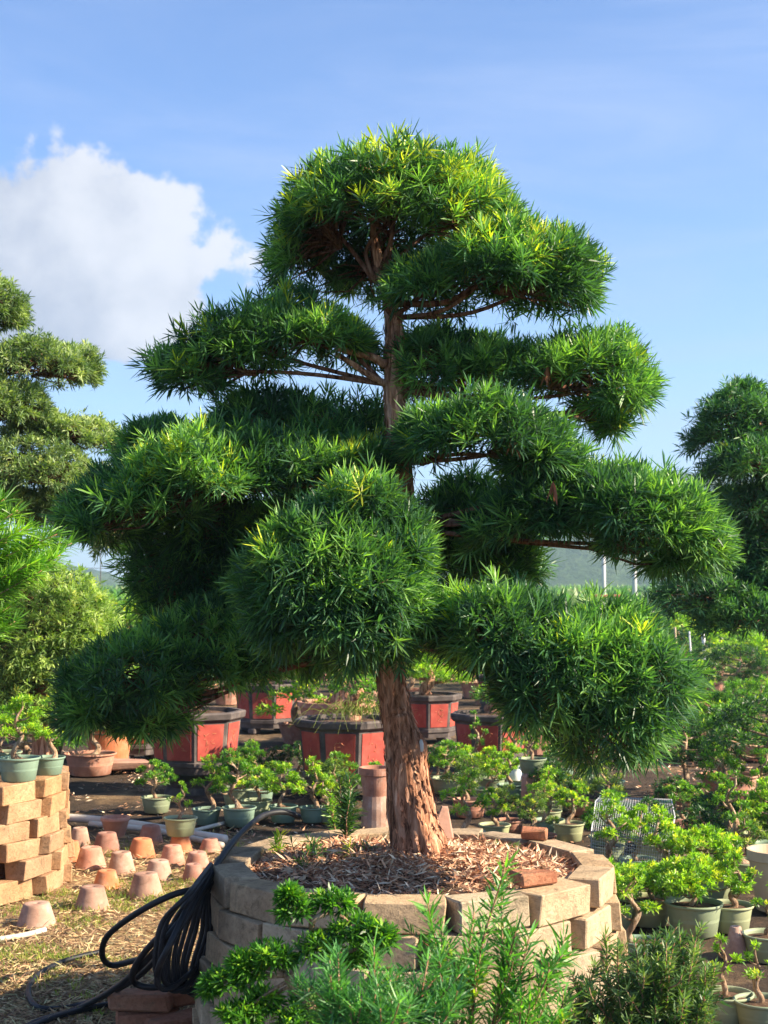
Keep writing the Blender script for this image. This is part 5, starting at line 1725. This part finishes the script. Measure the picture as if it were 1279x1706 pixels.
# ------------------------------------------------------------------ neighbouring cloud pruned trees
def far_tree(name, label, base_px, Y, trunk_pts, pads, pal, spacing, L, W, nl, seed, pnew, trunk_r, z0=0.3, potw=None):
    global GREENS
    old = GREENS; GREENS = pal
    b = P(base_px, 1300, Y)
    t = thing(name, label, 'tree', (b.x, Y, 0)); O = np.array([b.x, Y, 0])
    tb = MB()
    pts = [np.array([0, 0, -0.02])] + [np.array(P(a, c, Y)) - O for a, c in trunk_pts]
    cc = catmull(pts, 8); tube(tb, cc, np.linspace(trunk_r, trunk_r * 0.3, len(cc)), 14)
    tb.obj('trunk', M['bark'], t, smooth=True)
    for i, (px, py, rx, rz, dy, ry, zm) in enumerate(pads):
        Yp = Y + dy
        rz *= 0.95
        lobes = [(np.array(P(px, py, Yp)), (rx * S(Yp), ry, rz * S(Yp)), zm)]
        if rx > 60:
            lobes.append((np.array(P(px + rx * 0.5, py + 6, Yp)), (rx * 0.5 * S(Yp), ry * 0.7, rz * 0.75 * S(Yp)), zm))
        k = np.argmin(np.abs(cc[:, 2] - (lobes[0][0][2] - 0.08)))
        lf, tw = pad_mesh(lobes, O, cc[k] + O, spacing=spacing, L=L, W=W, nl=nl, seed=seed + i, pnew=pnew, inner=0.5, fine=False, stem=L * 0.6)
        tw.t = [q * np.array([0.4, 0.42, 0.45]) for q in tw.t]
        tw.obj('branch', M['bark'], t, smooth=True)
        lf.obj('foliage_pad', M['leaf_fine'], t)
    GREENS = old
    return t


far_tree('podocarpus_tree', 'pale olive cloud pruned tree with tight layered pads at the left edge', -70, 8.6, [(-60, 1150), (-75, 950), (-60, 750), (-70, 560), (-60, 470)],
         [(-60, 520, 100, 62, 0, 0.35, -0.4), (60, 625, 108, 60, 0, 0.38, -0.1), (-10, 690, 85, 68, -0.2, 0.3, -0.3), (105, 735, 92, 46, 0.05, 0.33, -0.2), (60, 800, 100, 52, -0.15, 0.36, -0.3), (90, 850, 65, 40, 0.1, 0.26, -0.6),
          (205, 900, 48, 34, 0.1, 0.2, -0.6), (-60, 840, 120, 50, 0, 0.36, -0.4)], OLIVE, 0.026, 0.048, 0.0085, 11, 200, 0.05, 0.11)
far_tree('round_bush', 'dense olive green rounded bush at the left below the layered tree', 70, 9.4, [(70, 1150), (70, 1060)],
         [(60, 1060, 130, 118, 0, 0.5, -0.6), (150, 1090, 60, 70, 0, 0.3, -0.6), (-30, 1060, 110, 120, 0.1, 0.4, -0.6), (60, 1160, 120, 60, 0, 0.4, -0.8)], dict(deep=(0.09, 0.16, 0.05), mid=(0.20, 0.31, 0.08), lit=(0.38, 0.48, 0.15), new=(0.5, 0.55, 0.15)), 0.034, 0.055, 0.011, 10, 230, 0.1, 0.08)
bpy.data.objects['round_bush']['category'] = 'bush'
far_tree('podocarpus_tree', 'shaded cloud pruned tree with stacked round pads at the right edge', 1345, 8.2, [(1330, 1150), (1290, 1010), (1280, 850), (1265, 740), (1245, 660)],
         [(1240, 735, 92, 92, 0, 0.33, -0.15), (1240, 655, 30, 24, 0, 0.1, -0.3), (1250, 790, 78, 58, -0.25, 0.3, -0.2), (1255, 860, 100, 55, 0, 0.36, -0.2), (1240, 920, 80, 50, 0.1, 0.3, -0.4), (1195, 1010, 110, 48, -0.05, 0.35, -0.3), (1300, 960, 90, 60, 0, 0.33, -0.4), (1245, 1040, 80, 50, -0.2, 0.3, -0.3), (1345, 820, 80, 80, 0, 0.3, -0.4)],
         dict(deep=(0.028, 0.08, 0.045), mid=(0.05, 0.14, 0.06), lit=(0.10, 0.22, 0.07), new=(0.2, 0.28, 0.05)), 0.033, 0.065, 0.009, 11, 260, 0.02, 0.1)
far_tree('round_bush', 'bright yellow green bush beyond the olive bush, left of the big tree', 225, 17, [(225, 1120), (225, 1050)],
         [(215, 1060, 62, 62, 0, 0.45, -0.7), (290, 1070, 60, 50, 0.3, 0.4, -0.7), (240, 1030, 38, 30, 0, 0.3, -0.5), (420, 1080, 70, 40, 0.6, 0.5, -0.7), (340, 1050, 60, 40, 0.6, 0.5, -0.7)], LIME, 0.09, 0.07, 0.02, 8, 300, 0.3, 0.06)
bpy.data.objects['round_bush.001']['category'] = 'bush'

# ------------------------------------------------------------------ the nursery beyond: rows of bonsai, each a simple thing
def field():
    r = np.random.default_rng(33)
    meshes = []
    for k in range(6):
        fb = MB()
        pal = [MIDG, LIME, MIDG, OLIVE, LIME, DARK][k]
        for j in range(7):
            a = j * 2.4; f = j / 6
            c = (math.cos(a) * 0.34 * (1.1 - f), math.sin(a) * 0.34 * (1.1 - f), 0.42 + 0.42 * f)
            pr = r.uniform(0.14, 0.2)
            tuft_blob(fb, c, (pr, pr, pr * 0.5), 42, 0.07, 0.028, 6, pal, r, new=0.12)
        cc = catmull([(0, 0, 0.2), (0.08, 0.03, 0.4), (-0.05, 0, 0.6), (0.03, 0, 0.85)], 4)
        mb = MB(); tube(mb, cc, np.linspace(0.05, 0.015, len(cc)), 6, mi=1)
        lathe(mb, [(0.16, 0), (0.22, 0.22), (0.24, 0.24), (0.2, 0.24), (0.19, 0.2), (0.001, 0.2)], 12, mi=2)
        for (F, mi) in fb.f: mb.f.append((F + mb.n, 0))
        mb.v += fb.v; mb.t += fb.t; mb.n += fb.n
        meshes.append(mb.mesh('nursery_bonsai', [M['leaf_small'], M['bark_pale'], M['terracotta']]))
    n = 0
    names = ['mid green', 'lime green', 'mid green', 'olive', 'lime green', 'dark green']
    NUM = 'one two three four five six seven eight nine ten eleven twelve thirteen fourteen fifteen sixteen seventeen eighteen nineteen twenty twenty-one twenty-two twenty-three twenty-four twenty-five twenty-six twenty-seven twenty-eight twenty-nine thirty thirty-one thirty-two thirty-three thirty-four thirty-five thirty-six thirty-seven thirty-eight thirty-nine forty'.split()
    for row, Y in enumerate(np.arange(13.2, 62, 1.25)):
        col = -1
        step = 1.0 + 0.01 * Y
        half = 0.30 * Y
        for X in np.arange(-half, half, step):
            if n >= 290: break
            px = CX + X / Y * F_PX
            if Y < 19 and (px < 640 and px > 150 or 640 < px < 900): 
                if r.random() < 0.8: continue
            if px < -60 or px > 1330 or r.random() < 0.12: continue
            k = r.integers(0, 6); col += 1
            o = link('nursery_bonsai', meshes[k])
            side = 'right' if px > 900 else ('left' if px < 400 else 'middle')
            dist = 'nearer' if Y < 25 else 'distant'
            tag(o, '%s %s bonsai from the left in row %s of the nursery field' % (WORDS[min(col, 19)], names[k], NUM[row]), 'bonsai', 'bonsai of the nursery field')
            s = r.uniform(0.75, 1.1) * (1 if Y > 20 else 0.85)
            o.location = (X + r.normal(0, 0.15), Y + r.normal(0, 0.2), 0); o.scale = (s, s, s * r.uniform(0.8, 1.05)); o.rotation_euler = (0, 0, r.uniform(0, 6.28))
            n += 1
    # beyond: one mass of low plants
    mb = MB()
    m = 2600
    Y = 62 + r.uniform(0, 1, m) ** 1.5 * 340; X = r.uniform(-0.32, 0.32, m) * Y
    for pal, sel in ((MIDG, slice(0, m // 2)), (OLIVE, slice(m // 2, 3 * m // 4)), (DARK, slice(3 * m // 4, m))):
        P0 = np.stack([X[sel], Y[sel], np.zeros(len(X[sel]))], 1)
        for q in range(5):
            rad = r.uniform(0.5, 1.1, len(P0)) * (0.7 + P0[:, 1] / 220)
            c = P0 + r.normal(0, 0.6, P0.shape) * [1, 1, 0] + np.stack([0 * rad, 0 * rad, rad * 0.6], 1)
            global GREENS
            old = GREENS; GREENS = pal; T = tints(len(c), r.uniform(-0.5, 1, len(c)), r, 0.1); GREENS = old
            rosettes(mb, c, np.tile([0, 0, 1.0], (len(c), 1)), 9, rad, 0.45, T, stem=0.5, ang=(20, 90), fine=False, r=r)
    tag(mb.obj('distant_shrubs', M['leaf_fine']), 'distant mass of low green shrubs below the hills', 'shrubs', kind='stuff')


field()

# ------------------------------------------------------------------ poles, wires, posts far off
def pole(px, top, Y, w, label, mat='pole', bottom=None, name='utility_pole'):
    a = P(px, top, Y); base = 0.0 if bottom is None else P(px, bottom, Y).z
    t = thing(name, label, 'pole', (a.x, Y, base))
    mb = MB(); R = w / 2 * S(Y)
    tube(mb, np.array([[0, 0, 0], [0, 0, (a.z - base) / 2], [0, 0, a.z - base]]), [R * 1.15, R, R * 0.85], 10)
    mb.obj('shaft', M[mat], t, smooth=True)
    cb = MB(); boxv(cb, (0, 0, a.z - base - 2 * R), (R * 9, R * 1.6, R * 1.6), ch=R * 0.1); cb.obj('crossarm', M[mat], t)
    return t, a


t1, a1 = pole(1005, 900, 95, 7, 'white utility pole on the left of the two beyond the nursery')
t2, a2 = pole(1056, 905, 110, 8, 'grey white utility pole on the right of the two beyond the nursery')
t3, a3 = pole(168, 890, 150, 1.6, 'thin dark mast standing far away at the left', 'pot_dark', name='mast')
for k, (A, B, sag, lab) in enumerate([((600, 800, 260), (1500, 745, 240), 1.5, 'upper power line crossing the sky before the hill'), ((600, 812, 262), (1500, 752, 242), 1.6, 'lower power line crossing the sky before the hill'),
                                      ((-200, 925, 150), (600, 945, 150), 0.8, 'thin wire strung past the far mast at the left')]):
    a, b = np.array(P(*A)), np.array(P(*B)); tt = np.linspace(0, 1, 30)[:, None]
    c = a * (1 - tt) + b * tt; c[:, 2] -= (4 * sag * tt * (1 - tt))[:, 0]
    mb = MB(); tube(mb, c - a, 0.028, 5); tag(mb.obj('power_line', M['pot_dark'], loc=tuple(a)), lab, 'power line')
# brown beam top between the pads at the right
q = P(1012, 993, 30)
mb = MB(); boxv(mb, (0, 0, 0), (0.58, 0.4, 0.06), ch=0.01); bo = mb.obj('board', M['red_brick'])
t = thing('post_table', 'flat brown board on a thin post standing in the field at the right', 'stand', (q.x, 30, 0))
bo.parent = t; bo.location = (0, 0, q.z)
mb = MB(); tube(mb, np.array([[0, 0, 0], [0, 0, q.z / 2], [0, 0, q.z - 0.03]]), 0.03, 8); mb.obj('post', M['pole'], t)
for (px, top, bot, w, mat, lab) in [(1171, 1055, 1120, 6, 'white', 'white wrapped post in the field at the right'), (1148, 1052, 1090, 3, 'white', 'thin pale stake left of the white wrapped post'),
                                    (1124, 1045, 1085, 4, 'cream_pot', 'wooden stake in the field right of the big tree')]:
    Y = 24
    a = P(px, top, Y)
    mb = MB(); R = w / 2 * S(Y); tube(mb, catmull([(0, 0, 0), (0.02, 0, a.z * 0.5), (0, 0, a.z)], 5), R, 8)
    tag(mb.obj('post', M[mat], loc=(a.x, Y, 0)), lab, 'post')
